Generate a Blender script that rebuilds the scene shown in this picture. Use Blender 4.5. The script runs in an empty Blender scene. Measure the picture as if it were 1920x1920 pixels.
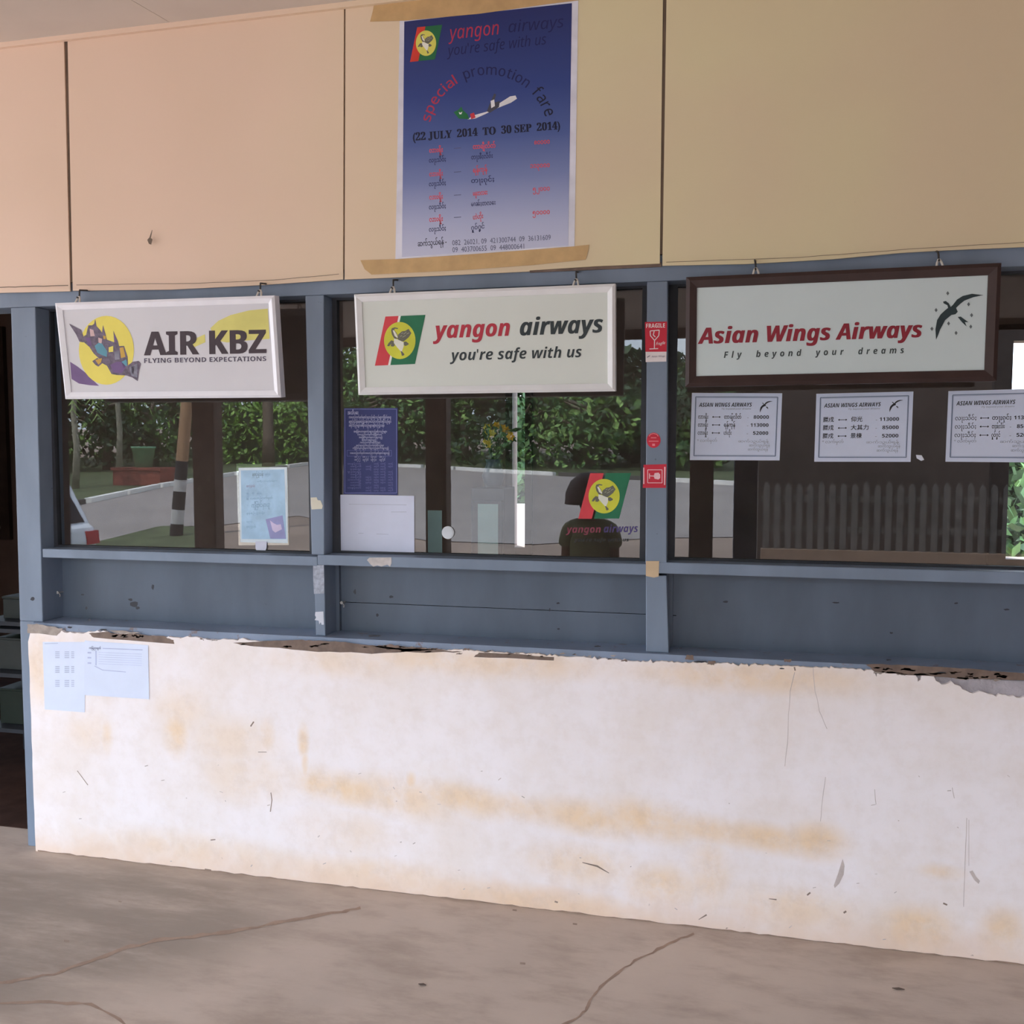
import bpy, bmesh, math, random
from mathutils import Vector, Matrix

random.seed(11)
SC = bpy.context.scene
COL = SC.collection

# ------------------------------------------------------------------ camera
FPX, PITCH, YAW, ROLL = 1681.7, 0.0670665, -0.2238432, 0.00075
CAMP = Vector((0.0, -2.988, 1.6))
_fw = Vector((math.sin(YAW)*math.cos(PITCH), math.cos(YAW)*math.cos(PITCH), -math.sin(PITCH)))
_r0 = Vector((math.cos(YAW), -math.sin(YAW), 0)); _u0 = _r0.cross(_fw)
_r = math.cos(ROLL)*_r0 + math.sin(ROLL)*_u0
_u = -math.sin(ROLL)*_r0 + math.cos(ROLL)*_u0
cd = bpy.data.cameras.new('camera'); cam = bpy.data.objects.new('camera', cd); COL.objects.link(cam)
cd.sensor_width = 36.0; cd.lens = FPX/1920*36.0; cd.clip_start = 0.02; cd.clip_end = 400
cam.matrix_world = Matrix(((_r.x, _u.x, -_fw.x, CAMP.x), (_r.y, _u.y, -_fw.y, CAMP.y), (_r.z, _u.z, -_fw.z, CAMP.z), (0, 0, 0, 1)))
SC.camera = cam

# ------------------------------------------------------------------ view, sky, sun
SC.view_settings.view_transform = 'Standard'; SC.view_settings.look = 'None'
SC.view_settings.gamma = 1.0; SC.view_settings.use_curve_mapping = False
SC.view_settings.exposure = 2.56
SC.cycles.max_bounces = 10; SC.cycles.diffuse_bounces = 6; SC.cycles.transparent_max_bounces = 12
SC.cycles.sample_clamp_indirect = 6.0

world = bpy.data.worlds.new('sky'); SC.world = world; world.use_nodes = True
wn = world.node_tree.nodes; wl = world.node_tree.links; wn.clear()
wo = wn.new('ShaderNodeOutputWorld'); wb = wn.new('ShaderNodeBackground')
wt = wn.new('ShaderNodeTexCoord'); wz = wn.new('ShaderNodeSeparateXYZ')
wr = wn.new('ShaderNodeValToRGB'); wno = wn.new('ShaderNodeTexNoise'); wm = wn.new('ShaderNodeMixRGB')
wr.color_ramp.elements[0].color = (0.74, 0.86, 1.0, 1); wr.color_ramp.elements[0].position = 0.0
wr.color_ramp.elements[1].color = (0.42, 0.58, 0.92, 1); wr.color_ramp.elements[1].position = 0.9
wno.inputs['Scale'].default_value = 2.6; wno.inputs['Detail'].default_value = 4
wcr = wn.new('ShaderNodeValToRGB')
wcr.color_ramp.elements[0].position = 0.42; wcr.color_ramp.elements[1].position = 0.62
wl.new(wt.outputs['Generated'], wz.inputs[0]); wl.new(wz.outputs['Z'], wr.inputs[0])
wl.new(wt.outputs['Generated'], wno.inputs['Vector']); wl.new(wno.outputs['Fac'], wcr.inputs[0])
wl.new(wcr.outputs['Color'], wm.inputs['Fac']); wl.new(wr.outputs['Color'], wm.inputs[1])
wm.inputs[2].default_value = (0.86, 0.93, 1.0, 1)
wl.new(wm.outputs[0], wb.inputs['Color']); wb.inputs['Strength'].default_value = 1.25
wl.new(wb.outputs[0], wo.inputs[0])

sd = bpy.data.lights.new('sun', 'SUN'); sd.energy = 2.6; sd.angle = math.radians(3); sd.color = (1.0, 0.97, 0.93)
sun = bpy.data.objects.new('sun', sd); COL.objects.link(sun)
sun.rotation_euler = Vector((0.35, -0.55, -1.15)).to_track_quat('-Z', 'Y').to_euler()

# ------------------------------------------------------------------ measuring helpers
GL = 0.12                       # plane of the window glass

def ray(px, py):
    return _fw*FPX + _r*(px-960) + _u*(960-py)

def W(px, py, Y=0.0):           # point of an upright plane at depth Y
    v = ray(px, py); t = (Y-CAMP.y)/v.y
    return CAMP + v*t

def FLR(px, py, z=0.0):         # point of the floor
    v = ray(px, py); t = (z-CAMP.z)/v.z
    return CAMP + v*t

def gz(y):                      # outdoor ground height
    return 0.0 if y > -5.0 else -0.02 + 0.05*(-5.0-y)

def RG(px, py):                 # outdoor ground point that the panes mirror at a place
    v = ray(px, py)
    # mirrored: z = -0.02+0.05*(-5-(2GL-Yv))
    a, b = -0.02-0.25-0.10*GL, 0.05
    t = (a + b*CAMP.y - CAMP.z)/(v.z - b*v.y)
    p = CAMP + v*t
    return Vector((p.x, 2*GL-p.y, gz(2*GL-p.y)))

def RV(px, py, Y):              # outdoor point at depth Y that the panes mirror at a place
    p = W(px, py, 2*GL-Y)
    return Vector((p.x, Y, p.z))

def lin(c):
    return tuple(((x/255)/12.92 if x/255 <= 0.04045 else ((x/255+0.055)/1.055)**2.4) for x in c)

def ZM(x0, y0, s):
    return lambda x, y: (x0+x/s, y0+y/s)

# ------------------------------------------------------------------ materials
class NT:
    def __init__(s, name):
        s.m = bpy.data.materials.new(name); s.m.use_nodes = True
        s.t = s.m.node_tree; s.n = s.t.nodes; s.l = s.t.links
        s.b = s.n['Principled BSDF']
        s.co = s.n.new('ShaderNodeTexCoord').outputs['Object']
    def noise(s, scale, detail=4, rough=0.55, vec=None, stretch=None):
        v = vec or s.co
        if stretch:
            mp = s.n.new('ShaderNodeMapping'); mp.inputs['Scale'].default_value = stretch
            s.l.new(v, mp.inputs['Vector']); v = mp.outputs[0]
        t = s.n.new('ShaderNodeTexNoise'); t.inputs['Scale'].default_value = scale
        t.inputs['Detail'].default_value = detail; t.inputs['Roughness'].default_value = rough
        s.l.new(v, t.inputs['Vector']); return t.outputs['Fac']
    def ramp(s, fac, a, b):
        mr = s.n.new('ShaderNodeMapRange'); mr.interpolation_type = 'SMOOTHSTEP'
        mr.inputs['From Min'].default_value = a; mr.inputs['From Max'].default_value = b
        s.l.new(fac, mr.inputs['Value']); return mr.outputs[0]
    def math(s, op, a, b=0.0, clamp=False):
        m = s.n.new('ShaderNodeMath'); m.operation = op; m.use_clamp = clamp
        for i, q in enumerate((a, b)):
            if isinstance(q, (int, float)): m.inputs[i].default_value = q
            else: s.l.new(q, m.inputs[i])
        return m.outputs[0]
    def mix(s, fac, a, b):
        m = s.n.new('ShaderNodeMixRGB')
        for i, q in enumerate((fac, a, b)):
            if isinstance(q, tuple): m.inputs[i].default_value = q if len(q) == 4 else (*q, 1)
            elif isinstance(q, (int, float)): m.inputs[i].default_value = q
            else: s.l.new(q, m.inputs[i])
        return m.outputs[0]
    def ell(s, cx, cz, a, b, soft=1.0, rot=0.0):     # soft blob mask in x,z
        mp = s.n.new('ShaderNodeMapping'); mp.vector_type = 'TEXTURE'
        mp.inputs['Location'].default_value = (cx, 0, cz); mp.inputs['Rotation'].default_value = (0, rot, 0)
        mp.inputs['Scale'].default_value = (a, 1e6, b)
        s.l.new(s.co, mp.inputs['Vector'])
        ln = s.n.new('ShaderNodeVectorMath'); ln.operation = 'LENGTH'; s.l.new(mp.outputs[0], ln.inputs[0])
        return s.ramp(ln.outputs['Value'], 1.0, 1.0-soft)
    def bump(s, h, strength, dist=0.01):
        b = s.n.new('ShaderNodeBump'); b.inputs['Strength'].default_value = strength; b.inputs['Distance'].default_value = dist
        s.l.new(h, b.inputs['Height']); s.l.new(b.outputs[0], s.b.inputs['Normal'])
    def col(s, c):
        if isinstance(c, tuple): s.b.inputs['Base Color'].default_value = (*c[:3], 1)
        else: s.l.new(c, s.b.inputs['Base Color'])

MATS = {}
def pm(name, col, rough=0.6, var=0.10, scale=9.0, bump=0.0, bscale=80, metal=0.0, spec=0.4, stretch=None):
    if name in MATS: return MATS[name]
    t = NT(name); c = tuple(col)
    n = t.ramp(t.noise(scale, 5, stretch=stretch), 0.3, 0.7)
    t.col(t.mix(n, tuple(x*(1-var) for x in c), tuple(min(1, x*(1+var)) for x in c)))
    t.b.inputs['Roughness'].default_value = rough; t.b.inputs['Metallic'].default_value = metal
    t.b.inputs['Specular IOR Level'].default_value = spec
    if bump: t.bump(t.noise(bscale, 4, stretch=stretch), bump)
    MATS[name] = t.m; return t.m

def ps(name, rgb, **k):                 # from a display colour
    return pm(name, lin(rgb), **k)

# ------------------------------------------------------------------ mesh builder
class MB:
    def __init__(s): s.v = []; s.f = []; s.mi = []
    def add(s, vs, fs, m=0):
        o = len(s.v); s.v += [tuple(v) for v in vs]
        for f in fs: s.f.append(tuple(i+o for i in f)); s.mi.append(m)
    def box(s, x0, x1, y0, y1, z0, z1, m=0):
        vs = [(x0,y0,z0),(x1,y0,z0),(x1,y1,z0),(x0,y1,z0),(x0,y0,z1),(x1,y0,z1),(x1,y1,z1),(x0,y1,z1)]
        s.add(vs, [(0,3,2,1),(4,5,6,7),(0,1,5,4),(1,2,6,5),(2,3,7,6),(3,0,4,7)], m)
    def prism(s, pts, y0, y1, m=0):     # outline in x,z (anticlockwise from the front), from y0 back to y1
        a = sum(pts[i][0]*pts[(i+1) % len(pts)][1]-pts[(i+1) % len(pts)][0]*pts[i][1] for i in range(len(pts)))
        if a < 0: pts = pts[::-1]
        n = len(pts)
        vs = [(x, y0, z) for x, z in pts]+[(x, y1, z) for x, z in pts]
        s.add(vs, [tuple(range(n)), tuple(range(2*n-1, n-1, -1))]+[(i, i+n, (i+1) % n+n, (i+1) % n) for i in range(n)], m)
    def flat(s, pts, y, m=0):
        a = sum(pts[i][0]*pts[(i+1) % len(pts)][1]-pts[(i+1) % len(pts)][0]*pts[i][1] for i in range(len(pts)))
        if a < 0: pts = pts[::-1]
        s.add([(x, y, z) for x, z in pts], [tuple(range(len(pts)))], m)
    def hexa(s, c, m=0):                # eight corners, bottom four then top four
        s.add(c, [(0,3,2,1),(4,5,6,7),(0,1,5,4),(1,2,6,5),(2,3,7,6),(3,0,4,7)], m)
    def tube(s, pts, rad, n=10, m=0, cap=True):
        pts = [Vector(p) for p in pts]
        if not isinstance(rad, (list, tuple)): rad = [rad]*len(pts)
        o = len(s.v); ref = Vector((0.31, 0.2, 0.93)).normalized()
        for i, p in enumerate(pts):
            d = (pts[min(i+1, len(pts)-1)]-pts[max(i-1, 0)]).normalized()
            if abs(d.dot(ref)) > 0.97: ref = Vector((1, 0, 0))
            a = d.cross(ref).normalized(); b = d.cross(a)
            for k in range(n):
                t = 2*math.pi*k/n
                s.v.append(tuple(p+(a*math.cos(t)+b*math.sin(t))*rad[i]))
        for i in range(len(pts)-1):
            for k in range(n):
                s.f.append((o+i*n+k, o+(i+1)*n+k, o+(i+1)*n+(k+1) % n, o+i*n+(k+1) % n)); s.mi.append(m)
        if cap:
            s.f.append(tuple(o+k for k in range(n))); s.mi.append(m)
            s.f.append(tuple(o+(len(pts)-1)*n+k for k in range(n-1, -1, -1))); s.mi.append(m)
    def ball(s, c, rx, ry=None, rz=None, nu=14, nv=9, m=0):
        ry = ry or rx; rz = rz or rx; o = len(s.v)
        for j in range(nv+1):
            ph = math.pi*j/nv
            for i in range(nu):
                th = 2*math.pi*i/nu
                s.v.append((c[0]+rx*math.sin(ph)*math.cos(th), c[1]+ry*math.sin(ph)*math.sin(th), c[2]+rz*math.cos(ph)))
        for j in range(nv):
            for i in range(nu):
                s.f.append((o+j*nu+i, o+(j+1)*nu+i, o+(j+1)*nu+(i+1) % nu, o+j*nu+(i+1) % nu)); s.mi.append(m)
    def lathe(s, c, prof, n=20, m=0):
        o = len(s.v)
        for r, z in prof:
            for k in range(n):
                t = 2*math.pi*k/n; s.v.append((c[0]+r*math.cos(t), c[1]+r*math.sin(t), c[2]+z))
        for i in range(len(prof)-1):
            for k in range(n):
                s.f.append((o+i*n+k, o+i*n+(k+1) % n, o+(i+1)*n+(k+1) % n, o+(i+1)*n+k)); s.mi.append(m)
    def build(s, name, mats, parent=None, smooth=False, bevel=0.0, fix=False):
        me = bpy.data.meshes.new(name); me.from_pydata(s.v, [], s.f)
        if not isinstance(mats, (list, tuple)): mats = [mats]
        for m in mats: me.materials.append(m)
        for p, i in zip(me.polygons, s.mi): p.material_index = i; p.use_smooth = smooth
        if fix:
            b = bmesh.new(); b.from_mesh(me); bmesh.ops.remove_doubles(b, verts=b.verts, dist=1e-6)
            bmesh.ops.recalc_face_normals(b, faces=b.faces); b.to_mesh(me); b.free()
        me.update()
        o = bpy.data.objects.new(name, me); COL.objects.link(o)
        if parent: o.parent = parent
        if bevel:
            q = o.modifiers.new('bevel', 'BEVEL'); q.width = bevel; q.segments = 2; q.limit_method = 'ANGLE'; q.angle_limit = math.radians(40)
        return o

def tag(o, label=None, cat=None, group=None, kind=None):
    if label: o['label'] = label
    if cat: o['category'] = cat
    if group: o['group'] = group
    if kind: o['kind'] = kind
    return o

def struct(o, label=None):
    o['kind'] = 'structure'
    if label: o['label'] = label
    return o

def empty(name, loc, label, cat, group=None, rot=None):
    o = bpy.data.objects.new(name, None); COL.objects.link(o); o.location = loc
    if rot: o.rotation_euler = rot
    o.empty_display_size = 0.05
    return tag(o, label, cat, group)

# ------------------------------------------------------------------ text as mesh
_tc = {}
_STY = {'b': (0x1D5D4, 0x1D5EE, 0x1D7EC), 'bi': (0x1D63C, 0x1D656, 0x1D7EC), 'i': (0x1D608, 0x1D622, 0x1D7E2), 'r': (0x1D5A0, 0x1D5BA, 0x1D7E2), 'sb': (0x1D400, 0x1D41A, 0x1D7CE)}
def sty(st, k):
    A, a, d = _STY[k]; o = ''
    for ch in st:
        if 'A' <= ch <= 'Z': o += chr(A+ord(ch)-65)
        elif 'a' <= ch <= 'z': o += chr(a+ord(ch)-97)
        elif '0' <= ch <= '9': o += chr(d+ord(ch)-48)
        else: o += ch
    return o
def text_geo(st, shear=0.0, bold=0.0, space=1.0):
    k = (st, shear, bold, space)
    if k in _tc: return _tc[k]
    cu = bpy.data.curves.new('t', 'FONT'); cu.body = st; cu.shear = shear; cu.offset = bold; cu.space_character = space
    cu.resolution_u = 2 if len(st) > 3 else 3; cu.fill_mode = 'FRONT' if hasattr(cu, 'fill_mode') else cu.fill_mode
    ob = bpy.data.objects.new('t', cu); COL.objects.link(ob)
    dg = bpy.context.evaluated_depsgraph_get(); dg.update()
    me = bpy.data.meshes.new_from_object(ob.evaluated_get(dg))
    vs = [(v.co.x, v.co.y) for v in me.vertices]; fs = [tuple(p.vertices) for p in me.polygons]
    bpy.data.meshes.remove(me); bpy.data.objects.remove(ob); bpy.data.curves.remove(cu)
    _tc[k] = (vs, fs); return vs, fs

class Art:
    """flat print traced onto a plane: local x to the right, z up, y into the wall"""
    def __init__(s, M): s.M = M; s.I = M.inverted()
    def loc(s, px, py):
        o = s.M.translation; n = s.M.to_3x3() @ Vector((0, 1, 0)); v = ray(px, py)
        t = (o-CAMP).dot(n)/v.dot(n); q = s.I @ (CAMP+v*t)
        return (q.x, q.z)
    def poly(s, mb, pts, off, m=0):
        mb.flat([s.loc(*p) for p in pts], -off, m)
    def text(s, mb, st, L, R, T, off, m=0, ref='H', shear=0.0, bold=0.0, space=1.0, st_=None, fat=0.0):
        if fat:
            for k in (-1, 1):
                s.text(mb, st, (L[0]+k*fat, L[1]), (R[0]+k*fat, R[1]), (T[0]+k*fat, T[1]), off+.00006*k, m, ref, shear, bold, space, st_)
        if st_:
            st = sty(st, st_); ref = sty(ref, st_)
        vs, fs = text_geo(st, shear, bold, space)
        if not vs: return
        h = max(y for x, y in text_geo(ref, 0, bold)[0])
        x0 = min(x for x, y in vs); x1 = max(x for x, y in vs)
        L, R, T = Vector(L), Vector(R), Vector(T)
        ex = (R-L)/(x1-x0); ez = (T-L)/h
        out = []
        for x, y in vs:
            p = L + ex*(x-x0) + ez*y
            q = s.loc(p.x, p.y); out.append((q[0], -off, q[1]))
        # faces must look towards the viewer
        if fs:
            a, b, c = [Vector(out[i]) for i in fs[0][:3]]
            if (b-a).cross(c-a).y > 0: fs = [f[::-1] for f in fs]
        mb.add(out, fs, m)
    def ellipse(s, mb, c, rx, ry, off, m=0, n=36):
        s.poly(mb, [(c[0]+rx*math.cos(2*math.pi*k/n), c[1]+ry*math.sin(2*math.pi*k/n)) for k in range(n)], off, m)

def upright(loc, tilt=0.0):
    return Matrix.Translation(loc) @ Matrix.Rotation(tilt, 4, 'X')

def ribbon(pts, wid):
    pts = [Vector(p) for p in pts]; L = []; R = []
    for i, p in enumerate(pts):
        d = (pts[min(i+1, len(pts)-1)]-pts[max(i-1, 0)]).normalized(); n = Vector((-d.y, d.x))
        w = wid[i] if isinstance(wid, (list, tuple)) else wid
        L.append(p+n*w/2); R.append(p-n*w/2)
    return [tuple(q) for q in L+R[::-1]]

# ==================================================================== MATERIALS
def plaster():
    t = NT('plaster limewash'); c = lin((246, 240, 243))
    n1 = t.ramp(t.noise(3.0, 6, 0.6), 0.35, 0.7)
    base = t.mix(n1, c, lin((240, 230, 226)))
    tan = lin((240, 208, 166)); tan2 = lin((228, 192, 156))
    n2 = t.ramp(t.noise(7.0, 6, 0.65), 0.30, 0.62)
    n3 = t.ramp(t.noise(16.0, 6, 0.7), 0.42, 0.68)
    blobs = []
    def blob(px, py, wx, wy, k, rot=0.0):
        p = W(px, py); e = W(px+wx, py); f = W(px, py-wy)
        m = t.ell(p.x, p.z, abs(e.x-p.x), abs(f.z-p.z), 0.9, rot)
        blobs.append(t.math('MULTIPLY', m, k))
    for b in [(640+115*k, 1478+13*k+6*math.sin(k*2.1), 150, 46+10*math.sin(k*1.7), (.8, .65, .75, .6, .8, .85, .7, .85)[k], .11) for k in range(8)] + [
              (1530, 1578, 95, 52, .85), (330, 1375, 34, 62, .75), (340, 1330, 70, 70, .4), (568, 1388, 16, 42, .95), (572, 1440, 10, 50, .6), (200, 1380, 18, 44, .6), (170, 1370, 70, 60, .3), (440, 1390, 130, 70, .35), (500, 1380, 26, 50, .45),
              (470, 1460, 150, 70, .35), (590, 1470, 40, 34, .9), (770, 1465, 16, 26, .7), (900, 1240, 420, 46, .6), (640, 1240, 220, 46, .4), (1400, 1268, 380, 46, .65), (80, 1250, 60, 110, .55),
              (1090, 1620, 160, 60, .6), (1240, 1660, 110, 60, .75), (1330, 1640, 60, 100, .6), (1480, 1700, 200, 60, .55), (1720, 1740, 120, 62, .85), (1880, 1745, 70, 66, .75), (1765, 1635, 60, 22, .55),
              (1000, 1690, 300, 44, .6), (700, 1640, 300, 46, .45), (350, 1590, 300, 46, .4), (640, 1560, 160, 60, .3)]:
        blob(*b)
    tot = blobs[0]
    for b in blobs[1:]: tot = t.math('MAXIMUM', tot, b)
    wob = t.math('MULTIPLY', tot, t.math('ADD', t.math('MULTIPLY', n2, 0.6), 0.42), True)
    colr = t.mix(wob, base, tan)
    sz = t.n.new('ShaderNodeSeparateXYZ'); t.l.new(t.co, sz.inputs[0])
    low = t.ramp(t.math('ADD', sz.outputs['Z'], t.math('MULTIPLY', t.noise(9, 5), 0.16)), 0.22, 0.06)
    colr = t.mix(t.math('MULTIPLY', low, 0.55), colr, tan2)
    spots = t.ramp(t.noise(28, 5, 0.6), 0.68, 0.74)
    colr = t.mix(t.math('MULTIPLY', spots, t.math('MULTIPLY', low, 0.8)), colr, lin((120, 100, 85)))
    band = t.math('MULTIPLY', n3, t.math('MULTIPLY', t.math('ADD', t.math('MULTIPLY', tot, 0.3), 0.14), 0.8))
    colr = t.mix(band, colr, lin((205, 184, 164)))
    t.col(colr); t.b.inputs['Roughness'].default_value = 0.75; t.b.inputs['Specular IOR Level'].default_value = 0.25
    t.bump(t.noise(14, 6), 0.12, 0.01)
    return t.m

def bluepaint(name, rgb, worn=0.0):
    t = NT(name); c = lin(rgb)
    n = t.ramp(t.noise(5, 5, stretch=(1, 1, 0.35)), 0.3, 0.7)
    base = t.mix(n, tuple(x*0.88 for x in c), tuple(x*1.1 for x in c))
    k = t.ramp(t.noise(34, 5, 0.6), 0.70, 0.76)
    base = t.mix(t.math('MULTIPLY', k, 0.45), base, lin((60, 62, 68)))
    if worn:
        sx = t.n.new('ShaderNodeSeparateXYZ'); t.l.new(t.co, sx.inputs[0])
        m = None
        for px, w in ((220, 60), (620, 130), (900, 130), (1300, 16), (1790, 150), (60, 30)):
            x = W(px, 1215).x; e = abs(W(px+w, 1215).x-x)
            q = t.ramp(t.math('ABSOLUTE', t.math('SUBTRACT', sx.outputs['X'], x)), e*1.2, e*0.6)
            m = q if m is None else t.math('MAXIMUM', m, q)
        zz = t.ramp(t.math('ADD', sx.outputs['Z'], t.math('MULTIPLY', t.noise(16, 5, 0.7), 0.05)), worn+0.024, worn+0.012)
        pat = t.math('MULTIPLY', m, zz)
        gen = t.math('MULTIPLY', t.ramp(t.noise(20, 6, 0.7), 0.60, 0.66), 0.7)
        base = t.mix(t.math('MAXIMUM', pat, gen), base, lin((128, 104, 92)))
    t.col(base); t.b.inputs['Roughness'].default_value = 0.45; t.b.inputs['Specular IOR Level'].default_value = 0.35
    t.bump(t.noise(40, 4, stretch=(0.4, 1, 1)), 0.15, 0.004)
    return t.m

def boards():
    t = NT('painted hardboard'); 
    n = t.ramp(t.noise(0.9, 2), 0.35, 0.65)
    sx = t.n.new('ShaderNodeSeparateXYZ'); t.l.new(t.co, sx.inputs[0])
    g = t.ramp(t.math('ADD', sx.outputs['X'], t.math('MULTIPLY', t.noise(1.7, 3), 0.9)), -1.6, 0.3)
    base = t.mix(g, lin((226, 201, 181)), lin((218, 208, 168)))
    base = t.mix(t.math('MULTIPLY', n, 0.5), base, tuple(x*0.93 for x in lin((222, 198, 174))))
    k = t.ramp(t.noise(60, 3), 0.76, 0.80)
    base = t.mix(t.math('MULTIPLY', k, 0.12), base, lin((120, 100, 85)))
    t.col(base); t.b.inputs['Roughness'].default_value = 0.55; t.b.inputs['Specular IOR Level'].default_value = 0.3
    t.bump(t.noise(2.0, 3), 0.10, 0.02)
    return t.m

def concrete():
    t = NT('worn concrete')
    n1 = t.ramp(t.noise(1.3, 6, 0.62), 0.3, 0.7)
    base = t.mix(n1, lin((178, 162, 150)), lin((194, 176, 162)))
    n2 = t.ramp(t.noise(4.5, 6, 0.65, stretch=(0.6, 1.6, 1)), 0.42, 0.72)
    base = t.mix(t.math('MULTIPLY', n2, 0.6), base, lin((146, 128, 116)))
    mp = t.n.new('ShaderNodeMapping'); mp.vector_type = 'TEXTURE'
    mp.inputs['Location'].default_value = (-2.4, -0.55, 0); mp.inputs['Scale'].default_value = (1.25, 0.62, 1e6); mp.inputs['Rotation'].default_value = (0, 0, 0.35)
    t.l.new(t.co, mp.inputs['Vector']); ln = t.n.new('ShaderNodeVectorMath'); ln.operation = 'LENGTH'; t.l.new(mp.outputs[0], ln.inputs[0])
    d = t.ramp(ln.outputs['Value'], 1.05, 0.55)
    n3 = t.ramp(t.noise(3.2, 6, 0.7, stretch=(0.5, 2, 1)), 0.25, 0.6)
    base = t.mix(t.math('MULTIPLY', d, t.math('ADD', t.math('MULTIPLY', n3, 0.6), 0.2)), base, lin((126, 114, 104)))
    sp = t.ramp(t.noise(90, 3), 0.75, 0.79)
    base = t.mix(t.math('MULTIPLY', sp, 0.3), base, lin((215, 205, 195)))
    t.col(base); t.b.inputs['Roughness'].default_value = 0.62; t.b.inputs['Specular IOR Level'].default_value = 0.35
    t.bump(t.noise(30, 6), 0.12, 0.006)
    return t.m

def glassmat(name, f0=0.036, tint=(0.93, 0.95, 0.95)):
    m = bpy.data.materials.new(name); m.use_nodes = True; n = m.node_tree.nodes; l = m.node_tree.links; n.clear()
    o = n.new('ShaderNodeOutputMaterial'); mx = n.new('ShaderNodeMixShader'); tr = n.new('ShaderNodeBsdfTransparent'); g = n.new('ShaderNodeBsdfGlossy')
    tr.inputs[0].default_value = (*tint, 1); g.inputs['Roughness'].default_value = 0.0; g.inputs['Color'].default_value = (1, 1, 1, 1)
    lw = n.new('ShaderNodeLayerWeight'); lw.inputs['Blend'].default_value = 0.5
    p = n.new('ShaderNodeMath'); p.operation = 'POWER'; p.inputs[1].default_value = 4.0
    q = n.new('ShaderNodeMath'); q.operation = 'MULTIPLY_ADD'; q.inputs[1].default_value = 0.6; q.inputs[2].default_value = f0
    l.new(lw.outputs['Facing'], p.inputs[0]); l.new(p.outputs[0], q.inputs[0]); l.new(q.outputs[0], mx.inputs[0])
    l.new(tr.outputs[0], mx.inputs[1]); l.new(g.outputs[0], mx.inputs[2]); l.new(mx.outputs[0], o.inputs[0])
    return m

M_PL = plaster()
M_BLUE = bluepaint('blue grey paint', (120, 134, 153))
M_PAN = bluepaint('shaded blue grey paint', (92, 103, 118))  # same blue paint darkened: the shade of the recesses is in its colour
M_BRD = boards()
M_CON = concrete()
M_GLS = glassmat('window glass')
M_DARKW = ps('dark timber bead', (52, 54, 60), var=0.2)
M_GREYW = ps('grey bare masonry', (172, 166, 172), var=0.18, scale=14, bump=0.4)
M_BROWN = ps('bare brown wood', (116, 98, 88), var=0.25, scale=20)
M_MARK = ps('grey scuff', (196, 184, 180), var=0.2)
M_MARKD = ps('dark scuff', (140, 122, 110), var=0.2)
M_PIT = ps('dark pit', (48, 50, 58), var=0.2)
M_SEAM = ps('board seam shadow gap', (110, 94, 80), var=0.15)
M_CEIL = ps('ceiling board', (206, 199, 192), var=0.05, scale=1.2, rough=0.7)
M_WHITE = ps('white painted aluminium', (236, 238, 246), rough=0.35, var=0.03)
M_PAPER = ps('white paper', (222, 228, 242), rough=0.7, var=0.03, scale=5)
M_INK = ps('black ink', (38, 40, 46), var=0.1)
M_GREYINK = ps('grey ink', (150, 156, 168), var=0.1)

# ==================================================================== STRUCTURE
YF = 0.035                       # front of the timber frame
YB = 0.02                        # front of the boards above
floor_pts = [(-7.0, 3.4), (3.6, 3.4), (3.6, -5.0), (-7.0, -5.0)]
mb = MB(); mb.box(-7.0, 3.6, -5.0, 3.4, -0.15, 0.0, 0)
def floor_mark(pts, wid, m):
    q = [FLR(*p, 0.0006) for p in ribbon(pts, wid)]
    a = sum(q[i].x*q[(i+1) % len(q)].y-q[(i+1) % len(q)].x*q[i].y for i in range(len(q)))
    if a < 0: q = q[::-1]
    mb.add([(p.x, p.y, 0.0006) for p in q], [tuple(range(len(q)))], m)
def jit(pts, n, amp):
    out = []
    for i in range(len(pts)-1):
        a, b = Vector(pts[i]), Vector(pts[i+1])
        for k in range(n):
            p = a.lerp(b, k/n); out.append((p.x+random.uniform(-amp, amp), p.y+random.uniform(-amp, amp)))
    out.append(pts[-1]); return out
rnd = random.uniform; rndi = random.randint
for pts, w0, w1 in (([(-60, 1850), (20, 1840), (100, 1826), (170, 1803), (230, 1778), (290, 1764), (360, 1756), (430, 1747), (500, 1735), (570, 1721), (640, 1709), (676, 1702)], 3, 8),
                    ([(1300, 1750), (1255, 1770), (1212, 1790), (1170, 1815), (1125, 1850), (1105, 1875), (1098, 1895), (1075, 1912), (1040, 1930)], 2, 6),
                    ([(-40, 1884), (40, 1879), (110, 1880), (170, 1884), (215, 1905), (250, 1935)], 2, 7)):
    pj = jit(pts, 4, 1.6); floor_mark(pj, [rnd(w0, w1) for _ in pj], 1)
# line where the wall meets the floor
fl_edge = [(60, 1596), (250, 1616), (430, 1637), (640, 1662), (860, 1687), (1060, 1714), (1280, 1742), (1500, 1767), (1700, 1788), (1930, 1816)]
for px, py, w in ((1045, 1690, 6), (980, 1806, 5), (1078, 1732, 4), (125, 1764, 5), (965, 1706, 4), (225, 1690, 3)):
    floor_mark([(px-w, py), (px+w, py+1)], w*0.8, 2)
M_CRACK = ps('dirt filled crack', (148, 124, 108), var=0.15, scale=20)
struct(mb.build('floor', [M_CON, M_CRACK, M_MARKD]))

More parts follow.
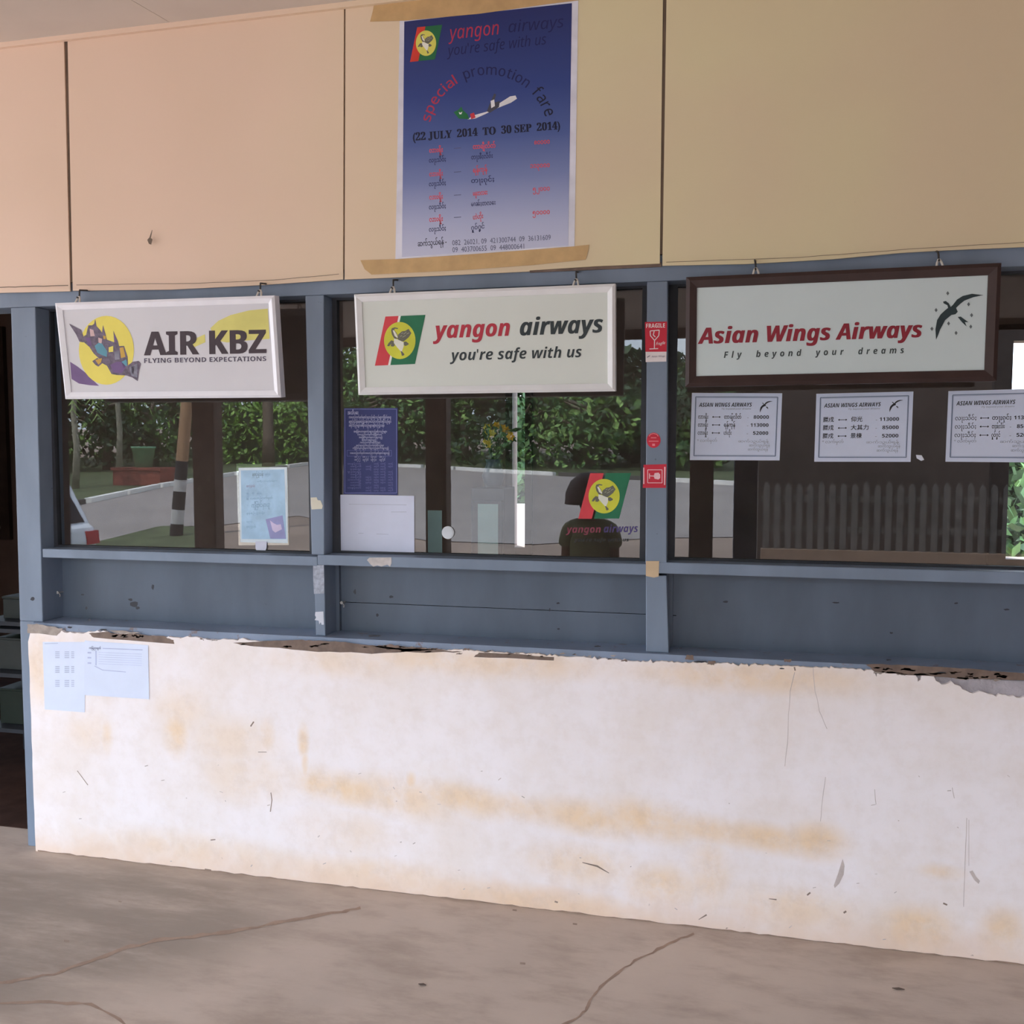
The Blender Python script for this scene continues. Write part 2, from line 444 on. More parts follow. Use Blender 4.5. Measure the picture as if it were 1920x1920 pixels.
# low masonry wall: grey core and a plaster coat with a broken top edge
xl = W(60, 1400).x
top_trace = [(57, 1180), (75, 1178), (92, 1182), (110, 1183), (135, 1187), (160, 1187), (182, 1183), (200, 1183), (204, 1190), (232, 1189), (260, 1192), (300, 1195), (340, 1196), (352, 1193), (400, 1200), (450, 1198),
             (480, 1201), (500, 1206), (520, 1206), (560, 1206), (577, 1208), (600, 1210), (632, 1211), (650, 1210), (700, 1212), (716, 1216), (745, 1214), (760, 1216), (800, 1217), (860, 1219), (900, 1221), (960, 1225), (1000, 1226), (1050, 1231),
             (1100, 1233), (1200, 1240), (1280, 1242), (1400, 1246), (1480, 1249), (1560, 1253), (1636, 1256), (1642, 1268), (1648, 1258), (1690, 1260), (1716, 1262), (1722, 1277), (1732, 1264), (1750, 1266), (1756, 1276),
             (1766, 1284), (1785, 1281), (1800, 1288), (1812, 1297), (1825, 1301), (1838, 1297), (1850, 1300), (1868, 1306), (1880, 1302), (1900, 1304), (1906, 1308), (1920, 1308), (1990, 1311)]
tp = []
for i, p in enumerate(top_trace[:-1]):
    a, b = Vector(p), Vector(top_trace[i+1])
    k = max(1, int((b-a).length/5))
    for j in range(k):
        q = a.lerp(b, j/k); tp.append((q.x+rnd(-1.6, 1.6), q.y+rnd(-1.3, 1.3)+rnd(-1, 1)**5*3))
tp = [W(*p) for p in tp]
tp = [Vector((max(p.x, xl), p.y, p.z)) for p in tp]
XR = 2.9
outline = [(xl, 0.0)] + [(xl+rnd(-.0015, .0015), z) for z in [0.05*k for k in range(1, 18)]] + [(p.x, p.z) for p in tp] + [(XR, tp[-1].z), (XR, 0.0)]
mb = MB(); mb.prism(outline, 0.0, 0.012, 0)
WALLTOP = W(600, 1212, 0.0).z
mb.box(xl+0.004, XR, 0.0121, 0.25, 0.0, WALLTOP+0.004, 1)
A0 = Art(upright(Vector((0, 0, 0))))
def wmark(pts, m): A0.poly(mb, pts, 0.0006, m)
Zr = ZM(1280, 1180, 3.0)
wmark([Zr(*p) for p in ((900, 1290), (910, 1330), (905, 1380), (880, 1430), (855, 1455), (850, 1440), (875, 1370), (890, 1320))], 2)
wmark([Zr(*p) for p in ((1612, 1362), (1630, 1356), (1650, 1390), (1672, 1415), (1665, 1432), (1640, 1410))], 2)
for pts, w in (([Zr(630, 240), Zr(605, 350), Zr(595, 480), Zr(590, 640), Zr(575, 770)], 1.1), ([Zr(732, 210), Zr(745, 350), Zr(770, 460), Zr(812, 560)], 1.0),
               ([Zr(805, 830), Zr(785, 960), Zr(775, 1080)], 0.9), ([Zr(1598, 1060), Zr(1590, 1300), Zr(1580, 1560)], 1.1), ([Zr(1612, 1070), Zr(1610, 1330)], 0.8),
               ([Zr(1080, 900), Zr(1088, 985), Zr(1060, 990)], 1.0), ([Zr(1515, 890), Zr(1528, 950)], 1.0)):
    wmark(ribbon(jit(pts, 3, 0.6), w), 2)
for pts, w in (([(1092, 1617), (1120, 1624), (1142, 1637)], [1.5, 3.2, 1.2]), ([(470, 1362), (476, 1353)], 2.5), ([(484, 1410), (500, 1410)], 1.2), ([(508, 1486), (510, 1500), (507, 1522)], 1.6),
               ([Zr(90, 1632), Zr(135, 1605)], [1, 3]), ([Zr(485, 1515), Zr(528, 1520)], [1, 2.5]), ([Zr(700, 1495), Zr(718, 1480)], 3), ([Zr(905, 1595), Zr(920, 1585)], 3.5), ([Zr(1465, 1540), Zr(1488, 1550)], 3),
               ([(145, 1445), (165, 1472)], 1.2), ([(395, 1575), (404, 1574)], 2), ([(1040, 1690), (1046, 1692)], 3), ([Zr(628, 212), Zr(633, 232)], 2.6), ([(384, 1630), (396, 1632)], 3.2)):
    wmark(ribbon(pts, w), 3)
for k in range(46):
    px = rnd(90, 1900); py = rnd(1430, 1600+0.11*(px-60)-12)
    a = rnd(-.9, .9); l = rnd(2, 7); wmark(ribbon([(px, py), (px+l*math.cos(a), py+l*math.sin(a))], rnd(.8, 1.8)), 2)
# thin darker line at the foot, in the crack colour
fx = [xl+.01+.03*k for k in range(int((XR-xl)/.03))]
mb.flat([(x, .0006) for x in fx]+[(x, .002+rnd(0, .005)) for x in fx[::-1]], -.0007, 4)
struct(mb.build('wall_front', [M_PL, M_GREYW, M_MARK, M_MARKD, M_CRACK]), 'low cream plastered wall with broken paint along its top')

# blue wooden sill on the low wall
SILL_T = W(600, 1192, YF).z
M_SILL = bluepaint('worn blue sill paint', (132, 146, 168), worn=WALLTOP)
mb = MB(); mb.box(xl+0.01, XR, 0.0125, 0.24, WALLTOP+0.0045, SILL_T, 0)
As = Art(upright(Vector((0, .0125, 0))))
def peel(pts, m=1):
    As.poly(mb, jit(pts+[pts[0]], 5, 1.1)[:-1], .0004, m)
peel([(440, 1205), (500, 1200), (556, 1198), (590, 1200), (640, 1202), (690, 1208), (716, 1211), (760, 1214), (815, 1217), (700, 1224), (600, 1220), (480, 1210)])
peel([(170, 1186), (205, 1184), (225, 1187), (262, 1188), (310, 1192), (330, 1198), (330, 1206), (180, 1194)]); peel([(56, 1168), (84, 1170), (122, 1178), (112, 1190), (56, 1186)], 2); peel([(205, 1181), (240, 1182), (268, 1186), (230, 1188)], 2)
peel([(700, 1210), (735, 1207), (770, 1212), (820, 1216), (870, 1221), (780, 1222)]); peel([(900, 1223), (950, 1224), (1040, 1231), (1040, 1236), (890, 1230)])
peel([(1286, 1227), (1300, 1227), (1302, 1236), (1285, 1235)]); peel([(1328, 1237), (1342, 1239), (1338, 1245), (1326, 1243)])
peel([(1470, 1234), (1484, 1235), (1480, 1240), (1470, 1239)]); peel([(1622, 1243), (1700, 1245), (1800, 1251), (1888, 1258), (1960, 1264), (1960, 1276), (1800, 1270), (1700, 1264), (1640, 1258)])
for k in range(26):
    x = rnd(1630, 1900); y = 1247+(x-1622)*.055+rnd(0, 12); peel([(x, y), (x+rnd(6, 22), y+rnd(-1, 2)), (x+rnd(4, 18), y+rnd(2, 5)), (x-rnd(0, 6), y+rnd(1, 4))], 2)
for k in range(40):
    x = rnd(80, 1200); y = 1183+(x-80)*.042+rnd(-2, 8); peel([(x, y), (x+rnd(3, 12), y+rnd(-1, 1)), (x+rnd(3, 10), y+rnd(1, 4)), (x-rnd(0, 4), y+rnd(1, 3))], rndi(1, 2))
struct(mb.build('trim_1', [M_SILL, M_BROWN, ps('dirty flaked paint', (158, 146, 138), var=.2, scale=30)]), 'worn blue timber sill along the top of the low wall')

# boards above the windows
ZC = 3.145
mb = MB()
def board(x0p, x1p, bot, m=0):
    pts = [W(px, py, YB) for px, py in bot]
    a = W(x0p[0], x0p[1], YB).x; b = W(x1p[0], x1p[1], YB).x
    a2 = W(x0p[2], x0p[3], YB).x; b2 = W(x1p[2], x1p[3], YB).x
    o = [(a2, pts[0].z)] + [(p.x, p.z) for p in pts[1:-1]] + [(b2, pts[-1].z), (b, ZC+0.02), (a, ZC+0.02)]
    mb.prism(o, YB, YB+0.006, m)
board((-420, 80, -420, 545), (120, 80, 131, 535), [(-420, 552), (0, 549), (133, 546)])
board((127, 80, 136, 535), (645, 20, 643, 515), [(137, 545), (320, 543), (480, 535), (640, 524)])
board((648, 20, 646, 515), (1243, 0, 1237, 495), [(647, 524), (820, 517), (993, 509), (993, 507), (1120, 499), (1240, 494)])
board((1250, 0, 1242, 495), (2600, 0, 2600, 495), [(1243, 498), (1400, 495), (1560, 486), (1690, 474), (1780, 469), (1920, 463), (2600, 420)])
mb.box(-6.9, 3.5, YB+0.0065, 0.10, 2.245, ZC+0.4, 1)
mb.prism([(p.x, p.z) for p in (W(993, 511, .028), W(1240, 500, .028), W(1240, 492, .028), W(993, 502, .028))], .0275, .034, 2)
# nail hole and cover strip shadow lines
A1 = Art(upright(Vector((0, YB, 0))))
Zt = ZM(0, 0, 1920/700)
A1.poly(mb, [Zt(*p) for p in ((775, 1240), (788, 1225), (802, 1238), (795, 1265), (783, 1260))], 0.0006, 1)
A1.poly(mb, ribbon([Zt(800, 1190), Zt(790, 1228)], [1, 3]), 0.0005, 1)
for pts, w in (([(0, 541), (60, 539), (135, 537)], 1.6), ([(150, 536), (380, 533), (520, 527), (640, 516)], 1.0), ([(1250, 494), (1500, 485), (1700, 470), (1920, 457)], 1.0)):
    A1.poly(mb, ribbon(jit(pts, 5, 0.5), w), 0.0006, 1)
struct(mb.build('wall_upper', [M_BRD, M_SEAM, M_BROWN]), 'cream painted boards with dark seams above the windows')

# ceiling of the veranda, falling towards the eave
EY, EZ = -4.4, 2.62
mb = MB()
def cz(y): return ZC+0.004 + (EZ-ZC)*(YB-y)/(YB-EY)
def slab(x0, x1, m=0):
    mb.hexa([(x0, EY, cz(EY)), (x1, EY, cz(EY)), (x1, YB, cz(YB)), (x0, YB, cz(YB)), (x0, EY, cz(EY)+.03), (x1, EY, cz(EY)+.03), (x1, YB, cz(YB)+.03), (x0, YB, cz(YB)+.03)], m)
# seam between ceiling sheets follows the joint seen at the upper left
sx0 = -1.95
for a, b in ((-7.0, sx0-1.222), (sx0-1.22, sx0-.002), (sx0, sx0+1.218), (sx0+1.22, sx0+2.438), (sx0+2.44, 3.6)):
    slab(a, b)
mb.hexa([(-7, EY, EZ+.06), (3.6, EY, EZ+.06), (3.6, YB, ZC+.06), (-7, YB, ZC+.06), (-7, EY, EZ+.16), (3.6, EY, EZ+.16), (3.6, YB, ZC+.2), (-7, YB, ZC+.2)], 1)
mb.box(-7, 3.6, EY-0.03, EY-0.001, EZ-0.08, EZ+0.2, 2)
struct(mb.build('ceiling', [M_CEIL, M_BROWN, ps('brown fascia', (78, 58, 50), var=.2)]), 'beige sheet ceiling of the veranda')
mb = MB(); mb.box(-7, 3.6, YB-0.014, YB-0.0005, ZC-0.016, ZC+0.003)
struct(mb.build('trim_2', M_BRD), 'thin cream cover strip between boards and ceiling')

# timber frame
BEAM_B = W(600, 553, YF).z
mb = MB(); mb.box(-4.2, XR, YF, 0.17, BEAM_B, 2.244)
struct(mb.build('trim_3', M_BLUE, bevel=0.003), 'blue grey head beam above the three windows')
def upr(name, tl, tr, bl, br, label, y1=0.17, zt=None, zb=None, top=True):
    a, b, c, d = W(*tl, YF), W(*tr, YF), W(*br, YF), W(*bl, YF)
    zt = BEAM_B-0.0005 if zt is None else zt; zb = d.z if zb is None else zb
    m = MB(); vs = [(d.x, YF, zb), (c.x, YF, zb), (c.x, y1, zb), (d.x, y1, zb), (a.x, YF, zt), (b.x, YF, zt), (b.x, y1, zt), (a.x, y1, zt)]
    m.hexa(vs)
    return struct(m.build(name, M_BLUE, bevel=0.003), label)
RT = W(700, 1043, YF).z; RB = W(700, 1062.5, YF).z
# corner post down to the floor: it narrows where the masonry hides it
a, b = W(20, 575, YF), W(66, 575, YF); c, d = W(80, 1166, YF), W(37, 1166, YF); e = W(62, 1590, YF)
mb = MB()
mb.hexa([(d.x, YF, SILL_T), (c.x, YF, SILL_T), (c.x, .17, SILL_T), (d.x, .17, SILL_T), (a.x, YF, BEAM_B-.0005), (b.x, YF, BEAM_B-.0005), (b.x, .17, BEAM_B-.0005), (a.x, .17, BEAM_B-.0005)])
mb.hexa([(e.x-.024, YF, 0), (xl+.003, YF, 0), (xl+.003, .17, 0), (e.x-.024, .17, 0), (d.x, YF, SILL_T-.0003), (xl+.003, YF, SILL_T-.0003), (xl+.003, .17, SILL_T-.0003), (d.x, .17, SILL_T-.0003)])
struct(mb.build('trim_4', M_BLUE, bevel=0.003), 'blue grey corner post beside the dark doorway')
upr('trim_5', (572, 560), (607, 560), (584, 1042), (608, 1042), 'blue grey post between first and second window', zb=RT+0.0)
mb_l = upr('trim_6', (588, 1060), (608, 1060), (592, 1191), (610, 1191), 'short blue post scraped white below the rail', zt=RB, zb=SILL_T)
upr('trim_7', (1213, 530), (1252, 528), (1210, 1056), (1250, 1056), 'blue grey post with red stickers', zb=RT)
upr('trim_8', (1211, 1060), (1250, 1060), (1211, 1222), (1254, 1222), 'short blue post under the red stickered post', zt=RB, zb=SILL_T)
XP1 = W(80, 1040, YF).x; XM0 = W(586, 1050, YF).x; XM1 = W(608, 1050, YF).x; XQ0 = W(1210, 1066, YF).x; XQ1 = W(1240, 1066, YF).x
def rail(name, x0, x1, label, z0=None, z1=None):
    m = MB(); m.box(x0, x1, YF-0.002, 0.17, z0 or RB, z1 or RT); return struct(m.build(name, M_BLUE, bevel=0.0025), label)
rail('trim_9', XP1+.001, XM0+.02, 'blue grey rail under the first window', W(330, 1053, YF).z, W(330, 1036, YF).z)
rail('trim_10', XM0+.0205, XQ0+.012, 'blue grey rail under the second window')
rail('trim_11', XQ0+.0125, XR, 'blue grey rail under the third window', W(1560, 1085, YF).z, W(1560, 1063, YF).z)

# recessed boards under the rails
YP = 0.15
A2 = Art(upright(Vector((0, YP, 0))))
mb = MB()
zs = W(700, 1131, YP).z
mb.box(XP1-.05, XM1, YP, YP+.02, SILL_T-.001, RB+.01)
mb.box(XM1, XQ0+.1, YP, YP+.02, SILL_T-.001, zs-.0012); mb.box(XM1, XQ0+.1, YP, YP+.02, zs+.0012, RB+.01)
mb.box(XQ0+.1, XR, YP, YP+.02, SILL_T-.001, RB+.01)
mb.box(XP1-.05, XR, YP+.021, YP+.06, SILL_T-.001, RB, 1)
Zl = ZM(560, 1000, 8.0)
def pmark(px, py, w, h):
    A2.poly(mb, [(px+w*math.cos(2*math.pi*k/9)*rnd(.6, 1.1), py+h*math.sin(2*math.pi*k/9)*rnd(.6, 1.1)) for k in range(9)], 0.0006, 2)
for q in ((297, 1121, 8, 7), (290, 1113, 5, 3), (303, 1128, 4, 3), (203, 1104, 4, 1.5), (330, 1090, 3, 6), (216, 1150, 3, 2), (210, 1128, 2.5, 4), (112, 1112, 4, 4), (728, 1177, 14, 2.5), (760, 1107, 5, 3), (1060, 1118, 4, 2), (1045, 1130, 2, 4),
          (1061, 1164, 3, 2), (1360, 1115, 6, 2), (1557, 1116, 8, 1.5), (1770, 1117, 4, 2), (1860, 1128, 6, 2), (1650, 1218, 6, 1.5), (1655, 1170, 4, 2), (695, 1098, 3, 5), (735, 1140, 3, 3), (1130, 1195, 8, 1.5), (240, 1167, 8, 1.5),
          (180, 1163, 6, 2), (1315, 1222, 12, 2), (1460, 1234, 6, 1.5), (1745, 1240, 10, 1.5)):
    pmark(*q)
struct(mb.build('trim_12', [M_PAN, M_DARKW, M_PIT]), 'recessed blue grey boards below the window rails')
# timber side pieces that make the recesses read as boxes
mb = MB()
for px in (110, 640, 1262):
    x = W(px, 1130, YP).x; mb.box(x-.035, x, YP-.018, YP-.0005, SILL_T, RB)
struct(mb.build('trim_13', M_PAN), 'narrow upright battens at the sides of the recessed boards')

# windows: bead frame and pane
XW = [(W(66, 800, YF).x, W(572, 800, YF).x), (W(607, 800, YF).x, W(1212, 800, YF).x), (W(1252, 800, YF).x, XR-.02)]
bots = [W(330, 1036, YF).z, RT, W(1560, 1063, YF).z]
for i, (x0, x1) in enumerate(XW):
    x0 -= .01; x1 += .01; z0, z1 = bots[i]-.004, BEAM_B+.004
    r = bpy.data.objects.new('window_%d' % (i+1), None); COL.objects.link(r); r.location = (x0, GL, z0); struct(r, ['first', 'second', 'third'][i]+' ticket window in the blue frame from the doorway')
    m = MB(); w = .034; xx = x1-x0; zz = z1-z0
    m.box(0, w, -.012, .012, 0, zz); m.box(xx-w, xx, -.012, .012, 0, zz); m.box(w+.0002, xx-w-.0002, -.012, .012, 0, .012); m.box(w+.0002, xx-w-.0002, -.012, .012, zz-.012, zz)
    m.build('window_frame', M_DARKW, r)
    m = MB(); m.box(w-.004, xx-w+.004, 0, .004, .006, zz-.006); m.build('pane', M_GLS, r)

# office behind the glass
mb = MB(); mb.box(-7.0, 3.6, .172, 3.2, 0.0005, .004); struct(mb.build('floor_inner', ps('dark brown office floor', (64, 46, 40), var=.2, rough=.9, spec=.1)))
M_ROOM = ps('brown office wall', (124, 108, 100), var=.15, scale=2, rough=.8)
M_ROOMD = ps('dark brown timber', (66, 54, 48), var=.2, scale=6, rough=.7)
YK = 3.2
def hole_wall(name, x0, x1, z0, z1, y0, y1, holes, mat, label=None):
    m = MB(); xs = x0
    for hx0, hx1, hz0, hz1 in sorted(holes):
        m.box(xs, hx0, y0, y1, z0, z1); m.box(hx0, hx1, y0, y1, z0, hz0); m.box(hx0, hx1, y0, y1, hz1, z1); xs = hx1
    m.box(xs, x1, y0, y1, z0, z1)
    return struct(m.build(name, mat), label)
s0 = W(963, 735, YK); s1 = W(986, 1026, YK)
g0 = W(1897, 640, YK); g1 = W(2080, 1052, YK)
l0 = W(-160, 640, YK); l1 = W(7, 990, YK)
hole_wall('wall_back', -7.0, 3.6, 0, 2.75, YK, YK+.12, [(s0.x, s1.x, s1.z, 2.15), (g0.x, g1.x, g1.z, g0.z), (l0.x, l1.x, l1.z, l0.z)], M_ROOM)
mb = MB(); mb.box(-7.0, 3.6, .171, YK+.12, 2.75, 2.85); struct(mb.build('ceiling_inner', ps('brown office ceiling', (120, 102, 94), var=.1)))
mb = MB(); mb.box(-7.12, -7.0, -.0, YK+.12, 0, 2.75); struct(mb.build('wall_left', M_ROOM))
mb = MB(); mb.box(3.6, 3.72, -5.0, YK+.12, 0, 3.2); struct(mb.build('wall_right', M_ROOM))  # office end wall; its unseen stretch along the veranda is added to limit light
mb = MB(); mb.box(XR, 3.6, .0, .2, 0, 2.75); mb.box(-7.0, -4.0, .036, .2, 0, 2.75); struct(mb.build('wall_ends', M_BRD))
def winframe(name, x0, x1, z0, z1, w, label, glass=True):
    r = bpy.data.objects.new(name, None); COL.objects.link(r); r.location = (x0, YK, z0); struct(r, label)
    m = MB(); X, Z = x1-x0, z1-z0
    m.box(-w, 0, -.04, -.001, -w, Z+w); m.box(X, X+w, -.04, -.001, -w, Z+w); m.box(0, X, -.04, -.001, -w, 0); m.box(0, X, -.04, -.001, Z, Z+w)
    m.build('window_frame', M_ROOMD, r)
winframe('window_4', s0.x, s1.x, s1.z, 2.15, .05, 'narrow bright gap in the back wall behind the second window')
winframe('window_5', g0.x, g1.x, g1.z, g0.z, .10, 'back window showing green at the far right of the third window')
winframe('window_6', l0.x, l1.x, l1.z, l0.z, .09, 'back window glimpsed through the dark doorway')

# ==================================================================== OUTSIDE (mirrored in the panes)
def gplane(name, pts, mat, dz=0.0, kind='structure'):
    m = MB(); q = [Vector((x, y, gz(y)+dz)) for x, y in pts]
    a = sum(q[i].x*q[(i+1) % len(q)].y-q[(i+1) % len(q)].x*q[i].y for i in range(len(q)))
    if a < 0: q = q[::-1]
    m.add(q, [tuple(range(len(q)))]); return m.build(name, mat)
M_EARTH = ps('brown earth', (150, 132, 120), var=.15, scale=.8, rough=.9)
M_ROAD = ps('sunlit grey road', (154, 146, 142), var=.10, scale=.7, rough=.9)
M_GRASS = ps('short grass', (86, 96, 66), var=.3, scale=3, rough=.9)
m = MB(); m.add([(-80, -5.0, gz(-5.01)), (40, -5.0, gz(-5.01)), (40, -90, gz(-90)), (-80, -90, gz(-90))], [(0, 3, 2, 1)])
m.add([(-80, 60, -.02), (40, 60, -.02), (40, 3.4, -.02), (-80, 3.4, -.02)], [(0, 3, 2, 1)])
m.add([(-80, 3.4, -.02), (-7.0, 3.4, -.02), (-7.0, -5.0, -.02), (-80, -5.0, -.02)], [(0, 3, 2, 1)])
m.add([(3.6, 3.4, -.02), (40, 3.4, -.02), (40, -5.0, -.02), (3.6, -5.0, -.02)], [(0, 3, 2, 1)])
struct(m.build('ground', M_EARTH, fix=False))
far = [RG(*p) for p in ((20, 968), (165, 944), (300, 915), (440, 892), (580, 872), (700, 874), (800, 878), (920, 886), (1050, 893), (1225, 902), (1400, 912))]
near = [RG(*p) for p in ((20, 1100), (180, 1020), (300, 990), (420, 985), (560, 968), (640, 985), (800, 1015), (1000, 1022), (1230, 1010), (1400, 1008))]
def g_poly(name, pts, mat, dz):
    q = [Vector((p.x, p.y, p.z+dz)) for p in pts]
    a = sum(q[i].x*q[(i+1) % len(q)].y-q[(i+1) % len(q)].x*q[i].y for i in range(len(q)))
    if a < 0: q = q[::-1]
    m = MB(); m.add(q, [tuple(range(len(q)))]); return m.build(name, mat)
struct(g_poly('road', far+near[::-1], M_ROAD, .012))
back = [Vector((p.x*1.9, p.y-14, gz(p.y-14))) for p in far]
struct(g_poly('lawn', far+back[::-1], M_GRASS, .006))
struct(g_poly('lawn', [RG(*p) for p in ((60, 1120), (182, 1018), (300, 988), (372, 990), (372, 1120))], M_GRASS, .02))
# kerb of painted blocks
m = MB()
for i in range(len(far)-1):
    a, b = far[i], far[i+1]; n = max(1, int((b-a).length/1.6))
    for k in range(n):
        p = a.lerp(b, k/n); q = a.lerp(b, (k+.92)/n); d = (q-p).normalized(); s = Vector((-d.y, d.x, 0))*.08
        z = Vector((0, 0, .12))
        m.hexa([p-s, q-s, q+s, p+s, p-s+z, q-s+z, q+s+z, p+s+z], 0 if (k*7+i*3) % 4 else 1)
struct(m.build('kerb', [ps('white kerb paint', (244, 242, 236)), ps('dark kerb stone', (92, 88, 84))], fix=True))

def leafmesh(n, shape, size, seed, mats=2):
    r = random.Random(seed); m = MB()
    for i in range(n):
        p = shape(r); a = Vector((r.gauss(0, 1), r.gauss(0, 1), r.gauss(0, 1))).normalized()
        b = a.cross(Vector((r.gauss(0, 1), r.gauss(0, 1), r.gauss(0, 1)))).normalized()
        s = size*r.uniform(.6, 1.4)
        m.add([p-a*s, p+b*s*.5, p+a*s, p-b*s*.5], [(0, 1, 2, 3)], r.randrange(mats))
    return m
LEAF = [ps('leaf green', (98, 134, 78), var=.3), ps('leaf dark green', (70, 102, 62), var=.3), ps('leaf fresh green', (142, 176, 98), var=.3)]
DLEAF = [ps('leaf deep green', (62, 86, 56), var=.3), ps('leaf deeper green', (50, 70, 48), var=.3)]
M_BARK = ps('bark', (118, 104, 90), var=.25, scale=12, bump=.5)
def tree(px, Y, h, rad, seed, label, mats=LEAF, n=2600, lsz=.16, squat=.0, name='leafy_tree'):
    x = RV(px, 860, Y).x; z = gz(Y)
    t = empty(name, (x, Y, z), label, 'tree', 'trees and bushes across the road')
    m = MB(); r = random.Random(seed)
    m.tube([(0, 0, -.05), (.05, .02, h*.3), (-.05, .1, h*.6), (.1, 0, h*.85)], [rad*.07, rad*.055, rad*.04, rad*.015], 8)
    for k in range(5):
        an = r.uniform(0, 6.28); m.tube([(0, .05, h*(.4+.08*k)), (math.cos(an)*rad*.35, math.sin(an)*rad*.35, h*(.55+.07*k)), (math.cos(an)*rad*.6, math.sin(an)*rad*.6, h*(.62+.07*k))], [rad*.03, rad*.02, rad*.008], 6)
    m.build('trunk', M_BARK, t, smooth=True)
    cl = [(r.gauss(0, .42)*rad, r.gauss(0, .42)*rad, h*(squat+(1-squat)*r.uniform(.12, .95)), rad*r.uniform(.25, .5)) for _ in range(16)]
    def sh(rr):
        c = rr.choice(cl); u = Vector((rr.gauss(0, 1), rr.gauss(0, 1), rr.gauss(0, 1))).normalized()*c[3]*rr.uniform(.5, 1)**.4
        return Vector((c[0]+u.x, c[1]+u.y, max(.05, c[2]+u.z*.8)))
    leafmesh(n, sh, lsz, seed, len(mats)).build('crown', mats, t)
    return t
specs = [(70, -27, 5.2, 3.0, 'tall dark tree mirrored behind the parked white car', DLEAF), (235, -31, 11.5, 4.2, 'broad dark tree mirrored below the middle of the leftmost hanging sign', DLEAF),
         (330, -36, 13, 4.6, 'dark tree mirrored behind the striped pole', DLEAF), (430, -35, 11, 4.2, 'tree mirrored behind the timber post beside the clipped hedge', LEAF), (545, -37, 12, 4.4, 'tree mirrored behind the hedge next to the first mullion', DLEAF),
         (660, -36, 5.4, 3.6, 'tree mirrored above the blue notice in the second window', LEAF), (760, -34, 11, 4.2, 'green tree mirrored right of the blue notice', LEAF), (860, -35, 12, 4.6, 'dark tree mirrored around the yellow flowers', DLEAF),
         (980, -32, 11.5, 4.2, 'dark tree mirrored over the bright gap in the second window', DLEAF), (1085, -30, 4.8, 3.2, 'bushy tree mirrored above the person behind glass', LEAF), (1190, -29, 3.7, 2.4, 'bushy tree mirrored left of the red stickered post', DLEAF),
         (1275, -28, 3.4, 2.2, 'tree mirrored right of the red stickered post', LEAF)]
for i, (px, Y, h, rad, lab, mt) in enumerate(specs): tree(px, Y, h, rad, 40+i, lab, mt, n=3000, lsz=.2)
# low thick bushes that close the bank between the trees
for i, (px, Y, h, rad) in enumerate([(100, -23.5, 3.4, 2.2), (200, -24.5, 3.0, 2.3), (290, -26, 3.2, 2.4), (390, -29, 3.2, 2.4), (660, -30, 3.0, 2.6), (760, -30, 2.8, 2.6), (870, -29, 2.8, 2.6), (980, -28, 3.0, 2.5), (1100, -27, 2.8, 2.5), (1220, -26, 2.8, 2.2)]):
    tree(px, Y, h, rad, 80+i, 'thick low bush on the bank mirrored at the foot of the trees', DLEAF if i % 2 else LEAF, n=1500, lsz=.13, name='low_bush')
# clipped hedge right of the timber post in the first pane
a = RV(425, 800, -27.5); b = RV(600, 800, -29.5)
t = empty('hedge', ((a.x+b.x)/2, -28.5, gz(-28.5)), 'bright green hedge along the kerb mirrored right of the timber post', 'hedge')
hw = (b.x-a.x)/2+.5
sh = lambda r: Vector((r.uniform(-hw, hw), r.uniform(-.8, .8), r.uniform(.1, 2.1)+.25*math.sin(r.uniform(0, 6))))
o = leafmesh(5200, sh, .12, 5, 2).build('foliage', [LEAF[2], ps('hedge leaf', (150, 188, 92), var=.25)], t)
m = MB(); m.box(-hw+.2, hw-.2, -.6, .6, -.1, 1.95); m.build('branch_mass', DLEAF[1], t)
t = empty('bare_trunk', RV(503, 860, -26.6), 'pale grey bare trunk mirrored in front of the clipped hedge', 'tree trunk')
t.location.z = gz(-26.6); m = MB(); m.tube([(0, 0, -.05), (.02, 0, 1.2), (.0, 0, 3.4), (.05, 0, 5)], [.24, .2, .17, .14], 10); m.build('trunk', M_BARK, t, smooth=True)
# palms
def palm(px, Y, h, lab, seed):
    t = empty('palm_tree', (RV(px, 880, Y).x, Y, gz(Y)), lab, 'palm'); r = random.Random(seed)
    m = MB(); m.tube([(0, 0, -.05), (.08, 0, h*.4), (.05, .05, h*.75), (.1, 0, h)], [.1, .08, .07, .06], 9); m.build('trunk', ps('palm bark', (150, 146, 128), var=.2), t, smooth=True)
    for k in range(11):
        an = k*.57+r.uniform(-.2, .2); L = r.uniform(1.5, 2.0); up = r.uniform(.2, 1.0)
        pts = []
        for s in range(8):
            u = s/7; pts.append(Vector((.1+math.cos(an)*L*u, math.sin(an)*L*u, h+up*math.sin(u*2.4)-1.1*u*u)))
        f = MB(); f.tube(pts, [.018*(1-.8*i/7) for i in range(8)], 5)
        for s in range(1, 8):
            d = (pts[s]-pts[s-1]).normalized(); sd = d.cross(Vector((0, 0, 1))).normalized()
            for q in (0, .5):
                p = pts[s-1].lerp(pts[s], q)
                for g in (-1, 1):
                    e = p+sd*g*.34*(1-.5*s/8)+d*.16-Vector((0, 0, .14)); f.add([p, p+d*.05, e, p-d*.02], [(0, 1, 2, 3)])
        f.build('frond', ps('palm frond', (122, 146, 74), var=.25), t)
palm(140, -17.5, 2.7, 'slim palm mirrored above the white car in the first window', 3)
palm(222, -20.5, 3.6, 'taller palm mirrored left of the striped pole', 4)
